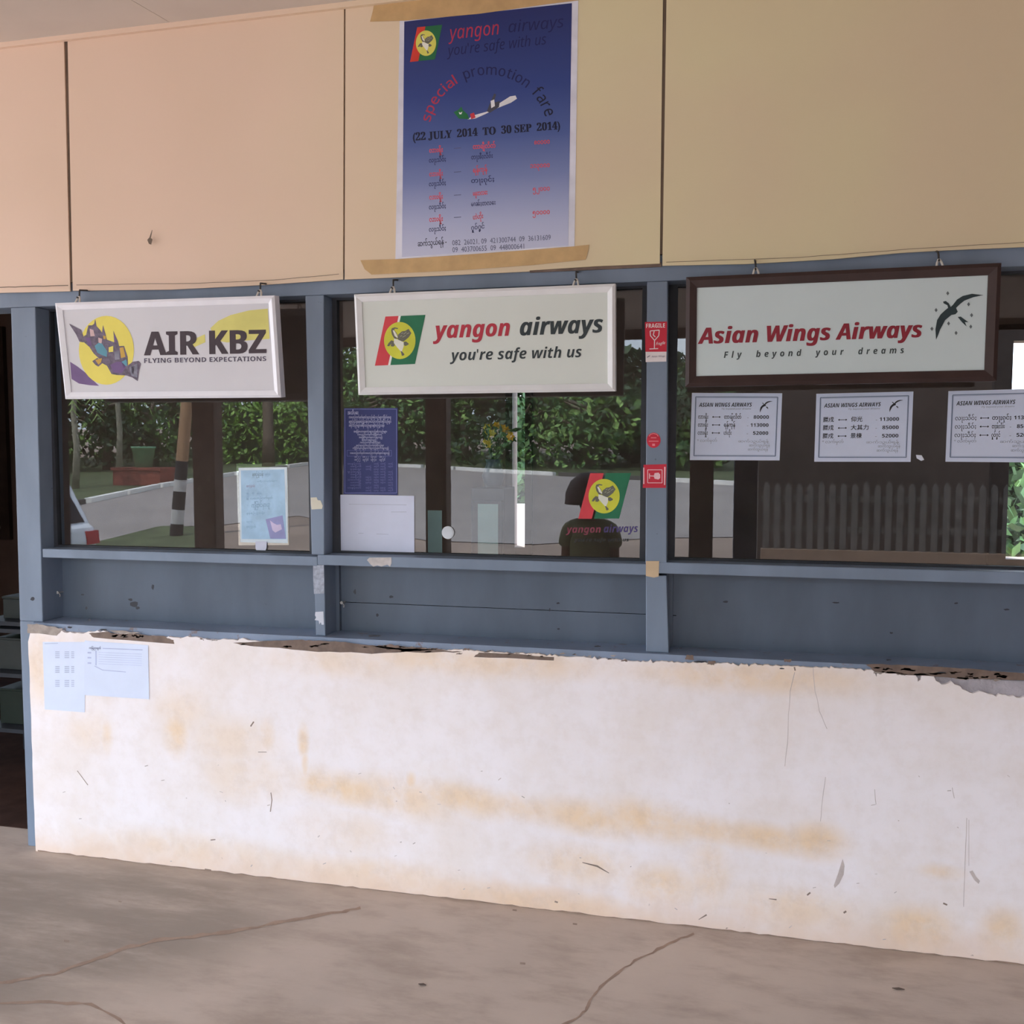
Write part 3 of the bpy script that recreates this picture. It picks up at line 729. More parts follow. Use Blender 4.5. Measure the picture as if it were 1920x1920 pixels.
# brick planter and green pot
Yp = (RG(212, 917).y+RG(300, 905).y)/2; p0 = RV(212, 917, Yp); p1 = RV(300, 905, Yp)
m = MB(); m.box(-(p1.x-p0.x)/2, (p1.x-p0.x)/2, -.4, .4, -.1, .42); m.box(-(p1.x-p0.x)/2-.04, (p1.x-p0.x)/2+.04, -.44, .44, .42, .5)
o = m.build('brick_planter', ps('red brick', (150, 84, 70), var=.3, scale=8)); o.location = ((p0.x+p1.x)/2, Yp-.4, gz(Yp)); tag(o, 'low red brick planter mirrored beside the striped pole', 'planter')
t = empty('plant_pot', (RV(270, 890, Yp-.4).x, Yp-.4, gz(Yp)+.5), 'green tapered pot standing on the red brick planter', 'pot')
m = MB(); m.lathe((0, 0, 0), [(.0, 0), (.22, 0), (.30, .52), (.33, .52), (.33, .58), (.28, .58), (.26, .5), (0, .5)], 20); m.build('pot_body', ps('green glaze', (124, 176, 136), rough=.35), t, smooth=True, fix=True)
# striped pole
foot_ = RG(330, 1006); Yq = foot_.y
top_ = RV(352, 730, Yq); top2 = RV(372, 480, Yq)
t = empty('striped_pole', foot_, 'leaning wooden pole with black and white bands mirrored in the first window', 'pole')
def polept(py): 
    k = (1006-py)/(1006-730); return Vector((foot_.x+(top_.x-foot_.x)*k, Yq, 0)) , RV(340, py, Yq).z
segs = [(1012, 982, 'k'), (982, 955, 'w'), (955, 921, 'k'), (921, 899, 'w'), (899, 864, 'k'), (864, 400, 'o')]
mk = {'k': ps('black pole paint', (40, 40, 42)), 'w': ps('white pole paint', (205, 202, 200)), 'o': ps('bare pole wood', (168, 132, 100), var=.2, scale=10, stretch=(1, 1, .15))}
for y0, y1, c in segs:
    a, za = polept(y0); b, zb = polept(y1); m = MB()
    m.tube([(a.x-foot_.x, 0, za-foot_.z), (b.x-foot_.x, 0, zb-foot_.z)], [.105-.00005*(1012-y0), .105-.00005*(1012-y1)], 16)
    o = m.build('pole_shaft' if c == 'o' else 'painted_band', mk[c], t, smooth=False)
    if c != 'o': o['label'] = ('black' if c == 'k' else 'white')+' painted band'
# veranda posts behind the viewer
M_POST = ps('dark brown post timber', (108, 86, 76), var=.25, scale=9, stretch=(1, 1, .12), bump=.3)
def vpost(x0, x1, Y, lab, mat=M_POST):
    d = .075; a = RV(x0, 900, Y+d).x; b = RV(x1, 900, Y-d).x; a2 = RV(x0, 900, Y-d).x; b2 = RV(x1, 900, Y+d).x
    a = max(a, a2); b = min(b, b2); w = b-a
    t = empty('timber_post', ((a+b)/2, Y, 0), lab, 'post', 'veranda posts')
    m = MB(); m.box(-w/2, w/2, -d, d, 0, cz(Y-d)-.004); m.build('shaft', mat, t, bevel=.01)
    if x0 < 500:
        for k in range(3):
            m = MB(); m.ball((0, 0, 0), .022, .008, .03, 10, 6); o = m.build('knot', ps('pale knot', (150, 132, 118)), t, smooth=True); o.location = ((-.04, .05, .01)[k], d, (1.27, 1.36, .8)[k])
vpost(361, 419, -4.05, 'dark brown timber post with pale knots mirrored in the first window')
vpost(797, 846, -4.15, 'dark timber post mirrored through the second window left of the white disc')
vpost(1293, 1338, -4.05, 'dark timber post mirrored below the first fare sheet')
vpost(1376, 1421, -4.3, 'navy painted post mirrored under the right half of the first fare sheet', ps('navy post paint', (70, 80, 108), var=.2))
# picket fence and a dark backdrop added to darken the third window's reflection
xs0 = RV(1424, 900, -7.2).x
m = MB(); m.box(xs0, 9.0, -7.6, -7.4, gz(-7.5)-.1, 3.2); o = m.build('dark_backdrop', ps('dark brown boarding', (66, 56, 52), var=.2, scale=5, stretch=(3, 1, .2))); tag(o, 'dark brown boarded backdrop added to darken the reflection in the third window', 'wall')
t = empty('picket_fence', (xs0, -6.6, gz(-6.6)), 'grey picket fence on a low plinth mirrored in the third window', 'fence')
m = MB(); m.box(0, 6, -.06, .06, -.1, .52); m.build('plinth', ps('brown plinth', (150, 128, 112)), t)
m = MB()
k = 0
while k*.11 < 6:
    h = 1.16+.03*random.random(); x = k*.11+.02
    m.prism([(x, .5), (x+.06, .5), (x+.06, h), (x+.03, h+.05), (x, h)], -.012, .012); k += 1
m.build('pickets', ps('weathered grey picket', (104, 100, 98), var=.2), t)
m = MB(); m.box(0, 6, -.05, -.0125, .7, .76); m.box(0, 6, -.05, -.0125, 1.02, 1.08); m.build('fence_rail', ps('weathered grey picket', (104, 100, 98)), t)
# parked white car at the left, only its tail shows in the pane
car_x = RV(180, 980, -7.0).x
t = empty('parked_car', (car_x-2.0, -6.2, gz(-6.2)-.2), 'white car with a red tail lamp mirrored at the left of the first window', 'car')
M_CARP = ps('white car paint', (232, 236, 244), rough=.25, var=.02)
prof = [(-2.0, .32), (-2.02, .62), (-1.9, .78), (-1.2, .88), (-.95, .94), (-.35, 1.38), (.1, 1.43), (1.0, 1.42), (1.62, 1.38), (1.92, .82), (1.99, .78), (2.02, .6), (1.98, .3)]
m = MB(); m.prism(prof, -.8, .8); m.build('body', M_CARP, t, bevel=.05)
M_TINT = ps('dark car glass', (34, 36, 42), rough=.25, spec=.12)
for s in (-1, 1):
    m = MB(); m.prism([(-.85, .96), (-.36, 1.31), (.1, 1.35), (.1, .87)], s*.812-.004, s*.812+.004); m.build('side_window', M_TINT, t)
    m = MB(); m.prism([(.16, .86), (.16, 1.35), (1.0, 1.34), (1.54, 1.31), (1.80, .83)], s*.812-.004, s*.812+.004); m.build('side_window', M_TINT, t)
    m = MB(); m.prism([(1.80, .56), (1.80, .73), (2.02, .73), (2.035, .56)], s*.70-.115, s*.70+.115); m.build('tail_lamp', ps('red lamp lens', (190, 40, 50), rough=.2), t)
    for x in (-1.25, 1.25):
        m = MB(); m.tube([(x, s*.82-.1, .31), (x, s*.82+.1, .31)], .31, 22); w = m.build('wheel', ps('tyre rubber', (34, 34, 36)), t)
        m = MB(); m.tube([(x, s*.82-.106, .31), (x, s*.82+.106, .31)], .18, 18); m.build('hubcap', ps('hub metal', (170, 172, 176), metal=.6), w)
m = MB(); m.add([(1.66, -.64, 1.33), (1.66, .64, 1.33), (1.92, .68, .845), (1.92, -.68, .845)], [(0, 3, 2, 1)]); m.build('rear_window', M_TINT, t)
m = MB(); m.box(1.9, 2.07, -.78, .78, .32, .5); m.build('bumper', M_CARP, t, bevel=.03)
# greenery behind the building, seen through the back windows
def backtree(x, y, h, rad, seed, lab):
    t = empty('leafy_tree', (x, y, -.02), lab, 'tree'); r = random.Random(seed)
    m = MB(); m.tube([(0, 0, -.05), (0, 0, h*.7)], [.1, .04], 8); m.build('trunk', M_BARK, t)
    sh = lambda q: Vector((q.gauss(0, .45)*rad, q.gauss(0, .45)*rad, h*q.uniform(.02, 1)))
    leafmesh(14000, sh, .075, seed, 3).build('crown', [LEAF[0], LEAF[1], DLEAF[0]], t)
d0 = W(975, 850, 7.5); backtree(d0.x, 7.8, 3.6, 1.3, 61, 'green tree seen through the narrow gap in the back wall')
d0 = W(1960, 850, 7.5); backtree(d0.x, 7.5, 2.1, 1.9, 62, 'green bush outside the back window at the far right')
d0 = W(-40, 850, 8.5); backtree(d0.x, 8.4, 3.2, 1.8, 63, 'green bush outside the back window past the doorway')
w0 = W(950, 946, 5.6); w1 = W(1005, 1100, 5.6)
m = MB(); m.box(w0.x, w1.x, 5.6, 5.75, -.02, w0.z); o = m.build('garden_wall', ps('white garden wall', (240, 228, 222))); tag(o, 'white garden wall seen at the bottom of the narrow gap', 'wall')

# ==================================================================== THINGS IN THE OFFICE
# person seated behind the viewer, seen only in the second pane
def skin(name, joints, bones, rad, mat, parent, sub=2, root=0):
    me = bpy.data.meshes.new(name); me.from_pydata(joints, bones, [])
    o = bpy.data.objects.new(name, me); COL.objects.link(o); o.parent = parent
    o.modifiers.new('skin', 'SKIN'); q = o.modifiers.new('sub', 'SUBSURF'); q.levels = sub; q.render_levels = sub
    bpy.context.view_layer.update()
    for i, v in enumerate(me.skin_vertices[0].data):
        r = rad[i]; v.radius = r if isinstance(r, tuple) else (r, r); v.use_root = (i == root)
    dg = bpy.context.evaluated_depsgraph_get(); dg.update()
    m2 = bpy.data.meshes.new_from_object(o.evaluated_get(dg))
    o.modifiers.clear(); o.data = m2; m2.materials.clear(); m2.materials.append(mat)
    for p in m2.polygons: p.use_smooth = True
    return o
YPn = -4.1
pc = RV(1107, 930, YPn)
bn = empty('wooden_bench', (pc.x, YPn, 0), 'low brown wooden bench under the seated person mirrored in the second window', 'bench')
M_BN = ps('bench wood', (110, 84, 66), var=.2, scale=10, stretch=(.2, 1, 1))
for k in range(3):
    m = MB(); m.box(-.6, .6, -.17+k*.115, -.065+k*.115, .42, .45); m.build('seat_slat', M_BN, bn, bevel=.004)
for x in (-.52, .52):
    for y in (-.13, .13):
        m = MB(); m.box(x-.03, x+.03, y-.03, y+.03, 0, .4195); m.build('leg', M_BN, bn)
per = empty('person', (pc.x, YPn, 0), 'person in olive shirt and rounded dark hat seated back turned, mirrored in the second window', 'person')
SK = ps('brown skin', (146, 104, 82), var=.06)
# faces away from the building (towards -y)
J = [(0, 0, .56), (0, .01, .72), (0, .01, .88), (0, 0, .99), (0, -.01, 1.06), (0, -.03, 1.15), (0, -.03, 1.25), (0, -.135, 1.185), (0, -.105, 1.15)]
R = [(.15, .12), (.13, .10), (.16, .10), (.09, .07), (.05, .05), (.075, .085), (.07, .08), .014, .02]
B = [(0, 1), (1, 2), (2, 3), (3, 4), (4, 5), (5, 6), (5, 8), (8, 7)]
for s_ in (-1, 1):
    o = len(J)
    J += [(s_*.18, 0, .965), (s_*.205, .0, .70), (s_*.165, -.22, .61), (s_*.15, -.29, .60)]
    R += [.058, .042, .030, (.034, .020)]
    B += [(3, o), (o, o+1), (o+1, o+2), (o+2, o+3)]
    for k in range(4):
        q = len(J); L_ = (.055, .065, .06, .048)[k]
        J += [(s_*(.115+.022*k), -.325, .598), (s_*(.112+.022*k), -.325-L_*.7, .588), (s_*(.112+.022*k), -.33-L_*.9, .57)]; R += [.0095, .009, .008]; B += [(o+3, q), (q, q+1), (q+1, q+2)]
    q = len(J); J += [(s_*.105, -.295, .598), (s_*.085, -.325, .59)]; R += [.0105, .009]; B += [(o+3, q), (q, q+1)]
    o = len(J)
    J += [(s_*.10, -.06, .53), (s_*.13, -.43, .52), (s_*.13, -.43, .09), (s_*.14, -.56, .035)]
    R += [.095, .062, .042, (.042, .028)]
    B += [(0, o), (o, o+1), (o+1, o+2), (o+2, o+3)]
skin('body', J, B, R, SK, per)
JT = [(0, 0, .54), (0, .01, .72), (0, .01, .88), (0, 0, .995)]; RT_ = [(.185, .14), (.18, .13), (.195, .125), (.105, .085)]; BT = [(0, 1), (1, 2), (2, 3)]
for s_ in (-1, 1):
    o = len(JT); JT += [(s_*.182, 0, .97), (s_*.212, 0, .80)]; RT_ += [.075, .066]; BT += [(3, o), (o, o+1)]
skin('shirt', JT, BT, RT_, ps('olive cloth', (162, 164, 124), var=.12, scale=30), per)
JT = [(0, 0, .55), (-.10, -.06, .535), (-.13, -.43, .52), (-.13, -.43, .14), (.10, -.06, .535), (.13, -.43, .52), (.13, -.43, .14)]
skin('trousers', JT, [(0, 1), (1, 2), (2, 3), (0, 4), (4, 5), (5, 6)], [(.16, .125), .105, .076, .07, .105, .076, .07], ps('dark trouser cloth', (52, 50, 58), var=.15), per)
m = MB(); m.ball((0, -.012, 1.235), .098, .10, .10, 18, 11); m.ball((0, .03, 1.17), .088, .06, .08, 14, 9); m.build('hair', ps('black hair', (38, 33, 34), var=.2, scale=60, stretch=(4, 4, .5), rough=.5), per, smooth=True)
m = MB(); m.lathe((0, -.02, 0), [(0, 1.425), (.09, 1.41), (.16, 1.35), (.20, 1.26), (.21, 1.17), (.215, 1.17), (.208, 1.27), (.168, 1.36), (.095, 1.424), (0, 1.44)], 30); m.build('hat', ps('dark hat felt', (96, 78, 84), var=.15, scale=30), per, smooth=True, fix=True)
for s_ in (-1, 1):
    m = MB(); m.ball((s_*.032, -.108, 1.205), .013, .009, .008, 10, 7); m.build('eye', ps('eye white', (230, 226, 220)), per, smooth=True)
    m = MB(); m.ball((s_*.083, -.03, 1.185), .012, .02, .03, 10, 7); m.build('ear', SK, per, smooth=True)
m = MB(); m.ball((0, -.112, 1.135), .024, .008, .007, 10, 6); m.build('mouth', ps('lip', (150, 84, 76)), per, smooth=True)
# vase of yellow flowers on a tall narrow cabinet
YV = 0.75
vb = W(925, 905, YV)
cabz = vb.z-.02
c = empty('tall_cabinet', (vb.x, YV, 0), 'tall narrow dark cabinet under the yellow flowers behind the second window', 'cabinet')
m = MB(); m.box(-.072, .072, -.1, .1, 0, cabz); m.build('body', ps('dark blue grey cabinet paint', (58, 64, 74)), c, bevel=.004)
m = MB(); m.box(-.066, .066, -.112, -.1005, .06, cabz-.05); dd = m.build('door', ps('blue grey cabinet door', (64, 70, 80)), c, bevel=.003)
m = MB(); m.tube([(.05, -.12, cabz*.6), (.05, -.12, cabz*.6+.1)], .006); m.build('handle', ps('steel', (150, 152, 156), metal=.8), dd)
fv = empty('flower_vase', (vb.x, YV, cabz), 'vase of small yellow flowers on the dark cabinet behind the second window', 'vase')
m = MB(); m.lathe((0, 0, 0), [(0, 0), (.035, 0), (.05, .05), (.03, .1), (.036, .12), (.031, .12), (.026, .1), (0, .09)], 18); m.build('vase_body', ps('grey blue glaze', (80, 92, 104), rough=.35), fv, smooth=True)
r = random.Random(9)
Zf = ZM(770, 720, 1920/450)
heads = [(615, 350), (625, 385), (650, 395), (630, 430), (622, 480), (690, 335), (715, 355), (740, 355), (765, 370), (785, 395), (800, 420), (610, 460)]
for hx, hy in heads:
    p = W(*Zf(hx, hy), YV+r.uniform(-.05, .05)); q = p-Vector((vb.x, YV, cabz))
    m = MB(); m.tube([(0, 0, .09), (q.x*.4, q.y*.4, q.z*.65), tuple(q)], .002, 5); st = m.build('stem', ps('stem green', (70, 100, 60)), fv)
    m = MB()
    for k in range(6):
        an = k*math.pi/3; ca, sa = math.cos(an), math.sin(an)
        m.add([q+Vector((0, -.004, 0)), q+Vector((ca*.012-sa*.007, -.008, sa*.012+ca*.007)), q+Vector((ca*.02, -.002, sa*.02)), q+Vector((ca*.012+sa*.007, -.008, sa*.012-ca*.007))], [(0, 1, 2, 3)])
    m.ball(tuple(q+Vector((0, -.008, 0))), .006, .005, .006, 8, 5)
    m.build('flower', ps('yellow petal', (226, 178, 38), var=.15) if hx > 660 else ps('lemon petal', (216, 196, 70), var=.15), st)
m = MB()
for k in range(46):
    hx, hy = r.choice(heads); p = W(*Zf(hx+r.uniform(-25, 25), hy+r.uniform(5, 60)), YV+r.uniform(-.06, .06)); q = p-Vector((vb.x, YV, cabz))
    a = Vector((r.gauss(0, 1), r.gauss(0, .4), r.gauss(0, 1))).normalized()*.025; b = Vector((-a.z, .01, a.x))*.35
    m.add([q-a, q+b, q+a, q-b], [(0, 1, 2, 3)])
q = W(*Zf(840, 365), YV)-Vector((vb.x, YV, cabz)); m.add([q+Vector((-.04, 0, -.006)), q+Vector((0, 0, .008)), q+Vector((.045, 0, .008)), q+Vector((0, 0, -.01))], [(0, 3, 2, 1)])
m.build('leaves', [ps('dark leaf', (66, 92, 56), var=.25)], fv)
# counter inside, sheets standing on it
CT = W(900, 1062, .55).z
mb = MB(); mb.box(XW[0][0], XR-.05, .30, .78, CT-.03, CT); o = mb.build('inner_counter', ps('brown counter board', (104, 84, 74), var=.2, stretch=(.2, 1, 1), scale=12)); tag(o, 'long brown counter board running behind all three windows', 'counter')
for i, (x0, y0, x1, y1, lab) in enumerate(((802, 957, 829, 1022, 'pale teal card propped behind glass next to the white disc'), (896, 945, 934, 1024, 'pale teal card propped between the white disc and the bright gap'))):
    a = W(x0, y0, .62); b = W(x1, y1, .62)
    m = MB(); m.box(-(b.x-a.x)/2, (b.x-a.x)/2, -.001, .001, 0, a.z-CT); o = m.build('teal_card', ps('pale teal card', (176, 208, 204), var=.05)); o.location = ((a.x+b.x)/2, .62, CT+.0005)
    tag(o, lab, 'card', 'teal cards behind the second window')
# plastic rack glimpsed in the doorway
YRk = 0.9
ra = W(4, 1165, YRk); rb = W(62, 1430, YRk)
t = empty('open_rack', (ra.x, YRk, 0), 'dark grey open rack standing in the unlit doorway', 'rack')
wd = .55; ht = ra.z
M_RK = ps('dark grey rack', (52, 56, 64), var=.15)
for x in (0, wd):
    for y in (-.15, .15):
        m = MB(); m.box(x-.018, x+.018, y-.018, y+.018, 0, ht); m.build('upright', M_RK, t)
for z in (.2, .48, .74, ht-.02):
    m = MB(); m.box(.019, wd-.019, -.165, .165, z, z+.02); m.build('shelf', M_RK, t)
for i, (x, z, w, h, c) in enumerate(((.06, .222, .16, .17, (34, 44, 38)), (.26, .222, .2, .12, (44, 48, 50)), (.06, .502, .2, .15, (58, 62, 62)), (.3, .502, .14, .18, (38, 46, 42)), (.1, .762, .24, .1, (46, 52, 52)))):
    m = MB(); m.box(0, w, -.1, .1, 0, h); m.box(-.004, w+.004, -.104, .104, h, h+.012); o = m.build('storage_box', ps('box grey green %d' % i, c, var=.1), None, bevel=.004); o.location = (ra.x+x, YRk, z)
    tag(o, ['dark green box on the lowest shelf of the rack', 'wide low grey box on the lowest shelf of the rack', 'pale grey box on the middle shelf of the rack', 'upright green box on the middle shelf of the rack', 'flat grey box on the top shelf of the rack'][i], 'box', 'boxes on the open rack')

# ==================================================================== SIGNS
def rect_frame(m, w, h, fw, y0, y1, mi=0):
    o = [(-w/2, 0), (w/2, 0), (w/2, h), (-w/2, h)]; i = [(-w/2+fw, fw), (w/2-fw, fw), (w/2-fw, h-fw), (-w/2+fw, h-fw)]
    ic = [(x*1.0, z) for x, z in i]
    vs = [(x, y0+.006, z) for x, z in o]+[(x, y0, z) for x, z in [(a[0]+(b[0]-a[0])*.35, a[1]+(b[1]-a[1])*.35) for a, b in zip(o, i)]]+[(x, y0+.008, z) for x, z in ic]+[(x, y1, z) for x, z in o]+[(x, y1, z) for x, z in ic]
    fs = []
    for k in range(4):
        n = (k+1) % 4
        fs += [(k, n, n+4, k+4), (k+4, n+4, n+8, k+8), (k+8, n+8, n+16, k+16), (k, k+12, n+12, n), (k+12, k+16, n+16, n+12)]
    m.add(vs, fs, mi)
def place_sign(name, tl, tr, bl, br, ytop, ybot, label, fw, frame_mat, face_mat):
    a, b, c, d = W(*tl, ytop), W(*tr, ytop), W(*br, ybot), W(*bl, ybot)
    w = ((b.x-a.x)+(c.x-d.x))/2; zt = (a.z+b.z)/2; zb = (c.z+d.z)/2
    tilt = math.atan2(ybot-ytop, zt-zb); h = math.hypot(zt-zb, ybot-ytop)
    cx = (a.x+b.x+c.x+d.x)/4
    roll = math.atan2(((b.z-a.z)+(c.z-d.z))/2, w)
    M = Matrix.Translation((cx, ybot, zb)) @ Matrix.Rotation(tilt, 4, 'X') @ Matrix.Rotation(-roll, 4, 'Y')
    r = empty(name, (0, 0, 0), label, 'sign', 'hanging airline signs'); r.matrix_world = M
    m = MB(); rect_frame(m, w, h, fw, -.012, .028); m.build('frame', frame_mat, r, fix=True)
    m = MB(); m.box(-w/2+fw*.8, w/2-fw*.8, 0.0, .02, fw*.8, h-fw*.8); m.build('face_panel', face_mat, r)
    return r, Art(M), w, h, M
def hangers(r, M, w, h, art, pxs, wire=True):
    for px, py in pxs:
        x = art.loc(px, py)[0]
        p = M @ Vector((x, .008, h+.0)); 
        I = M.inverted()
        m = MB()
        # pair of pale eyes on the frame and a dark bent nail in the beam
        for s_ in (-1, 1): m.tube([(x+s_*.009, .004, h-.001), (x+s_*.006, .012, h+.012), (x+s_*.001, .018, h+.022)], .0036, 7)
        m.build('eyelet', ps('pale steel eyelet', (214, 212, 208), metal=.2, rough=.4), r); m = MB()
        tgt = I @ Vector((p.x-.004, YF-.0005, p.z+.056))
        m.tube([(x-.002, .006, h+.019), (x, .018, h+.016), (x-.001, .022, h+.036), (x-.002, .026, h+.046), tuple(tgt)], .0032, 7)
        m.build('nail_hook', ps('dark nail steel', (62, 60, 60), metal=.3, rough=.5), r)

SIGNW = lambda n, c: ps(n, c, rough=.35, var=.025, scale=3)
# --- first sign
Z1 = ZM(100, 550, 1920/440)
s1, a1, w1_, h1_, M1 = place_sign('hanging_sign', Z1(22, 80), Z1(1812, 18), Z1(108, 865), Z1(1870, 852), -.045, -.004, 'white framed sign with yellow disc and purple swoosh hanging nearest the doorway', .026, M_WHITE, SIGNW('off white sign face', (206, 206, 212)))
hangers(s1, M1, w1_, h1_, a1, [(143, 560), (484, 552)])
YEL = ps('sign yellow', (226, 212, 92), rough=.4, var=.04)
SWM = [ps('sign purple', (112, 88, 134)), ps('sign pale yellow', (214, 208, 120), var=.12, scale=4)]
m = MB()
a1.ellipse(m, Z1(435, 466), 225/4.3636, 282/4.3636, .0008, 0)
P1 = lambda L: [Z1(*p) for p in L]
a1.poly(m, P1([(138, 560), (200, 600), (265, 650), (330, 715), (375, 757), (300, 752), (210, 738), (150, 700)]), .0006, 0) if False else None
sw = MB(); a1.poly(sw, P1([(138, 560), (200, 600), (265, 650), (330, 715), (375, 757), (300, 752), (210, 738), (150, 700)]), .0006); sw.build('purple_swoosh', SWM[0], s1)
sw = MB()
a1.poly(sw, P1([(1285, 285), (1350, 225), (1450, 178), (1600, 140), (1755, 125), (1770, 372), (1600, 385), (1420, 402), (1330, 385)]), .0006, 0)
sw.build('yellow_swoosh', SWM[1], s1); sw = MB(); a1.poly(sw, P1([(1118, 425), (1180, 362), (1240, 335), (1245, 400), (1150, 442)]), .0006); sw.build('yellow_swoosh', SWM[1], s1)
a1.poly(m, P1([(130, 248), (230, 300), (255, 370), (250, 402), (215, 395), (190, 340)]), .0012, 3)
a1.poly(m, P1([(250, 352), (270, 340), (288, 262), (318, 262), (335, 250), (345, 208), (355, 268), (385, 300), (400, 322), (408, 258), (430, 335), (438, 378), (475, 392), (500, 400), (492, 305), (530, 390), (540, 432), (580, 430), (610, 520), (612, 590), (650, 560), (697, 553), (718, 575), (702, 640), (692, 718), (650, 690), (600, 672), (520, 668), (478, 660), (440, 592), (402, 572), (370, 600), (345, 585), (320, 555), (362, 528), (382, 540), (330, 490), (298, 440), (252, 400)]), .0012, 3)
for pts, k in (([(340, 430), (372, 405), (400, 410), (442, 472), (440, 520), (400, 505), (362, 486)], 4), ([(455, 442), (492, 430), (492, 478), (455, 482)], 0), ([(300, 290), (330, 300), (342, 350), (306, 352)], 5), ([(370, 362), (402, 372), (396, 412), (372, 402)], 5),
               ([(468, 585), (520, 560), (560, 560), (600, 600), (560, 655), (490, 648)], 1), ([(622, 605), (690, 572), (688, 690), (640, 672)], 6), ([(345, 545), (400, 530), (392, 565), (372, 585)], 7), ([(545, 445), (575, 440), (592, 520), (556, 530)], 7), ([(500, 480), (540, 470), (545, 540), (505, 545)], 6),
               ([(560, 560), (600, 540), (606, 590), (575, 610)], 4), ([(262, 362), (300, 360), (318, 430), (290, 428)], 1), ([(410, 345), (432, 350), (430, 375), (412, 372)], 7), ([(500, 330), (512, 360), (516, 405), (502, 400)], 1), ([(640, 600), (665, 590), (660, 660), (645, 655)], 3)):
    a1.poly(m, P1(pts), .0016, k)
m.build('emblem', [YEL, ps('sign purple', (112, 88, 134)), ps('sign pale yellow', (214, 208, 120), var=.12, scale=4), ps('sign grey violet', (104, 94, 112), var=.3, scale=60), ps('sign teal', (92, 150, 170)), ps('sign pink beige', (206, 176, 176)), ps('sign grey', (126, 126, 142), var=.2, scale=50), ps('sign ochre', (196, 158, 70))], s1)
m = MB()
a1.text(m, 'AIR KBZ', Z1(748, 508), Z1(1740, 489), Z1(745, 316), .001, 0, st_='b', fat=1.3)
m.build('lettering', ps('aubergine ink', (62, 50, 58)), s1); m = MB()
a1.text(m, 'FLYING BEYOND EXPECTATIONS', Z1(745, 570), Z1(1743, 553), Z1(744, 532), .001, 1, st_='b')
m.build('slogan', [ps('aubergine ink', (62, 50, 58)), ps('violet grey ink', (84, 78, 96))], s1)

# --- second sign
EMB_CRE = dict(c=(890, 675), rx=280, ry=310)
def emblem(art, mb, BL, BR, TL, cen, rx, ry, off, mats):
    """mats: red, white, green, yellow, dark grey, pale"""
    BL, BR, TL = Vector(BL), Vector(BR), Vector(TL); e = BR-BL; u = TL-BL
    P = lambda s, t: tuple(BL+e*s+u*t)
    art.poly(mb, [P(0, 0), P(.33, 0), P(.33, 1), P(0, 1)], off, mats[0])
    if mats[1] is not None: art.poly(mb, [P(.33, 0), P(.385, 0), P(.385, 1), P(.33, 1)], off, mats[1])
    art.poly(mb, [P(.385, 0), P(1, 0), P(1, 1), P(.385, 1)], off, mats[2])
    art.ellipse(mb, cen, rx, ry, off+.0004, mats[3])
    C = lambda L: [(cen[0]+(x-890)/280*rx, cen[1]+(y-675)/310*ry) for x, y in L]
    art.poly(mb, C([(850, 640), (862, 575), (930, 522), (985, 515), (1048, 480), (1072, 515), (1098, 552), (1050, 620), (962, 690), (885, 692)]), off+.0008, mats[4])
    art.poly(mb, C([(736, 512), (748, 470), (800, 455), (860, 468), (858, 484), (800, 478), (790, 500), (840, 560), (862, 640), (800, 652), (752, 580)]), off+.0008, mats[4])
    art.poly(mb, C([(765, 505), (790, 505), (835, 570), (858, 625), (845, 632), (800, 600)]), off+.0011, mats[5])
    art.poly(mb, C([(790, 640), (862, 662), (962, 704), (960, 780), (930, 850), (972, 912), (932, 932), (902, 850), (838, 782), (785, 715)]), off+.0011, mats[5])
    art.poly(mb, C([(795, 690), (740, 672), (690, 720), (665, 765), (700, 772), (740, 730), (730, 770), (775, 778), (800, 760)]), off+.001, mats[4])
    art.poly(mb, C([(960, 700), (1000, 690), (1052, 728), (1040, 748), (990, 768), (962, 745)]), off+.001, mats[4])
    art.poly(mb, C([(905, 850), (930, 856), (975, 905), (962, 925), (930, 932)]), off+.0012, mats[4])
    for q in ((920, 560, 950, 545), (960, 570, 1010, 530), (940, 620, 1000, 590), (1010, 570, 1060, 545), (900, 610, 930, 590)):
        art.poly(mb, C(ribbon([(q[0], q[1]), (q[2], q[3])], 11)), off+.0012, mats[6])
EMB_M = [ps('emblem red', (206, 62, 72)), ps('emblem white', (232, 232, 228)), ps('emblem green', (28, 108, 74)), ps('emblem yellow', (204, 206, 62)), ps('emblem dark grey', (104, 104, 92)), ps('emblem pale', (226, 228, 214)), ps('emblem mid grey', (160, 162, 140))]
Z2 = ZM(660, 520, 1920/510)
s2, a2, w2_, h2_, M2 = place_sign('hanging_sign', Z2(22, 122), Z2(1855, 45), Z2(48, 830), Z2(1867, 805), -.035, -.006, 'white framed sign with red and green striped emblem over the second window', .026, ps('pale grey aluminium', (226, 228, 230), rough=.35, var=.03), SIGNW('pale green white sign face', (208, 214, 208)))
hangers(s2, M2, w2_, h2_, a2, [Z2(280, 110), Z2(1578, 60)])
m = MB(); emblem(a2, m, Z2(162, 624), Z2(445, 612), Z2(236, 277), Z2(338, 446), 111/3.7647, 131/3.7647, .0008, (0, 1, 2, 3, 4, 5, 6)); m.build('emblem', EMB_M, s2)
m = MB()
a2.text(m, 'yangon', Z2(575, 432), Z2(1113, 412), Z2(575, 342), .001, 0, ref='x', st_='bi', fat=.6)
a2.text(m, 'airways', Z2(1187, 411), Z2(1771, 388), Z2(1187, 318), .001, 1, ref='x', st_='bi', fat=.6)
INK2 = [ps('carmine ink', (176, 46, 64)), ps('slate black ink', (44, 54, 58))]
m.build('lettering', INK2, s2); m = MB()
a2.text(m, "you're safe with us", Z2(692, 588), Z2(1622, 563), Z2(692, 530), .001, 1, ref='x', st_='bi')
m.build('slogan', INK2, s2)

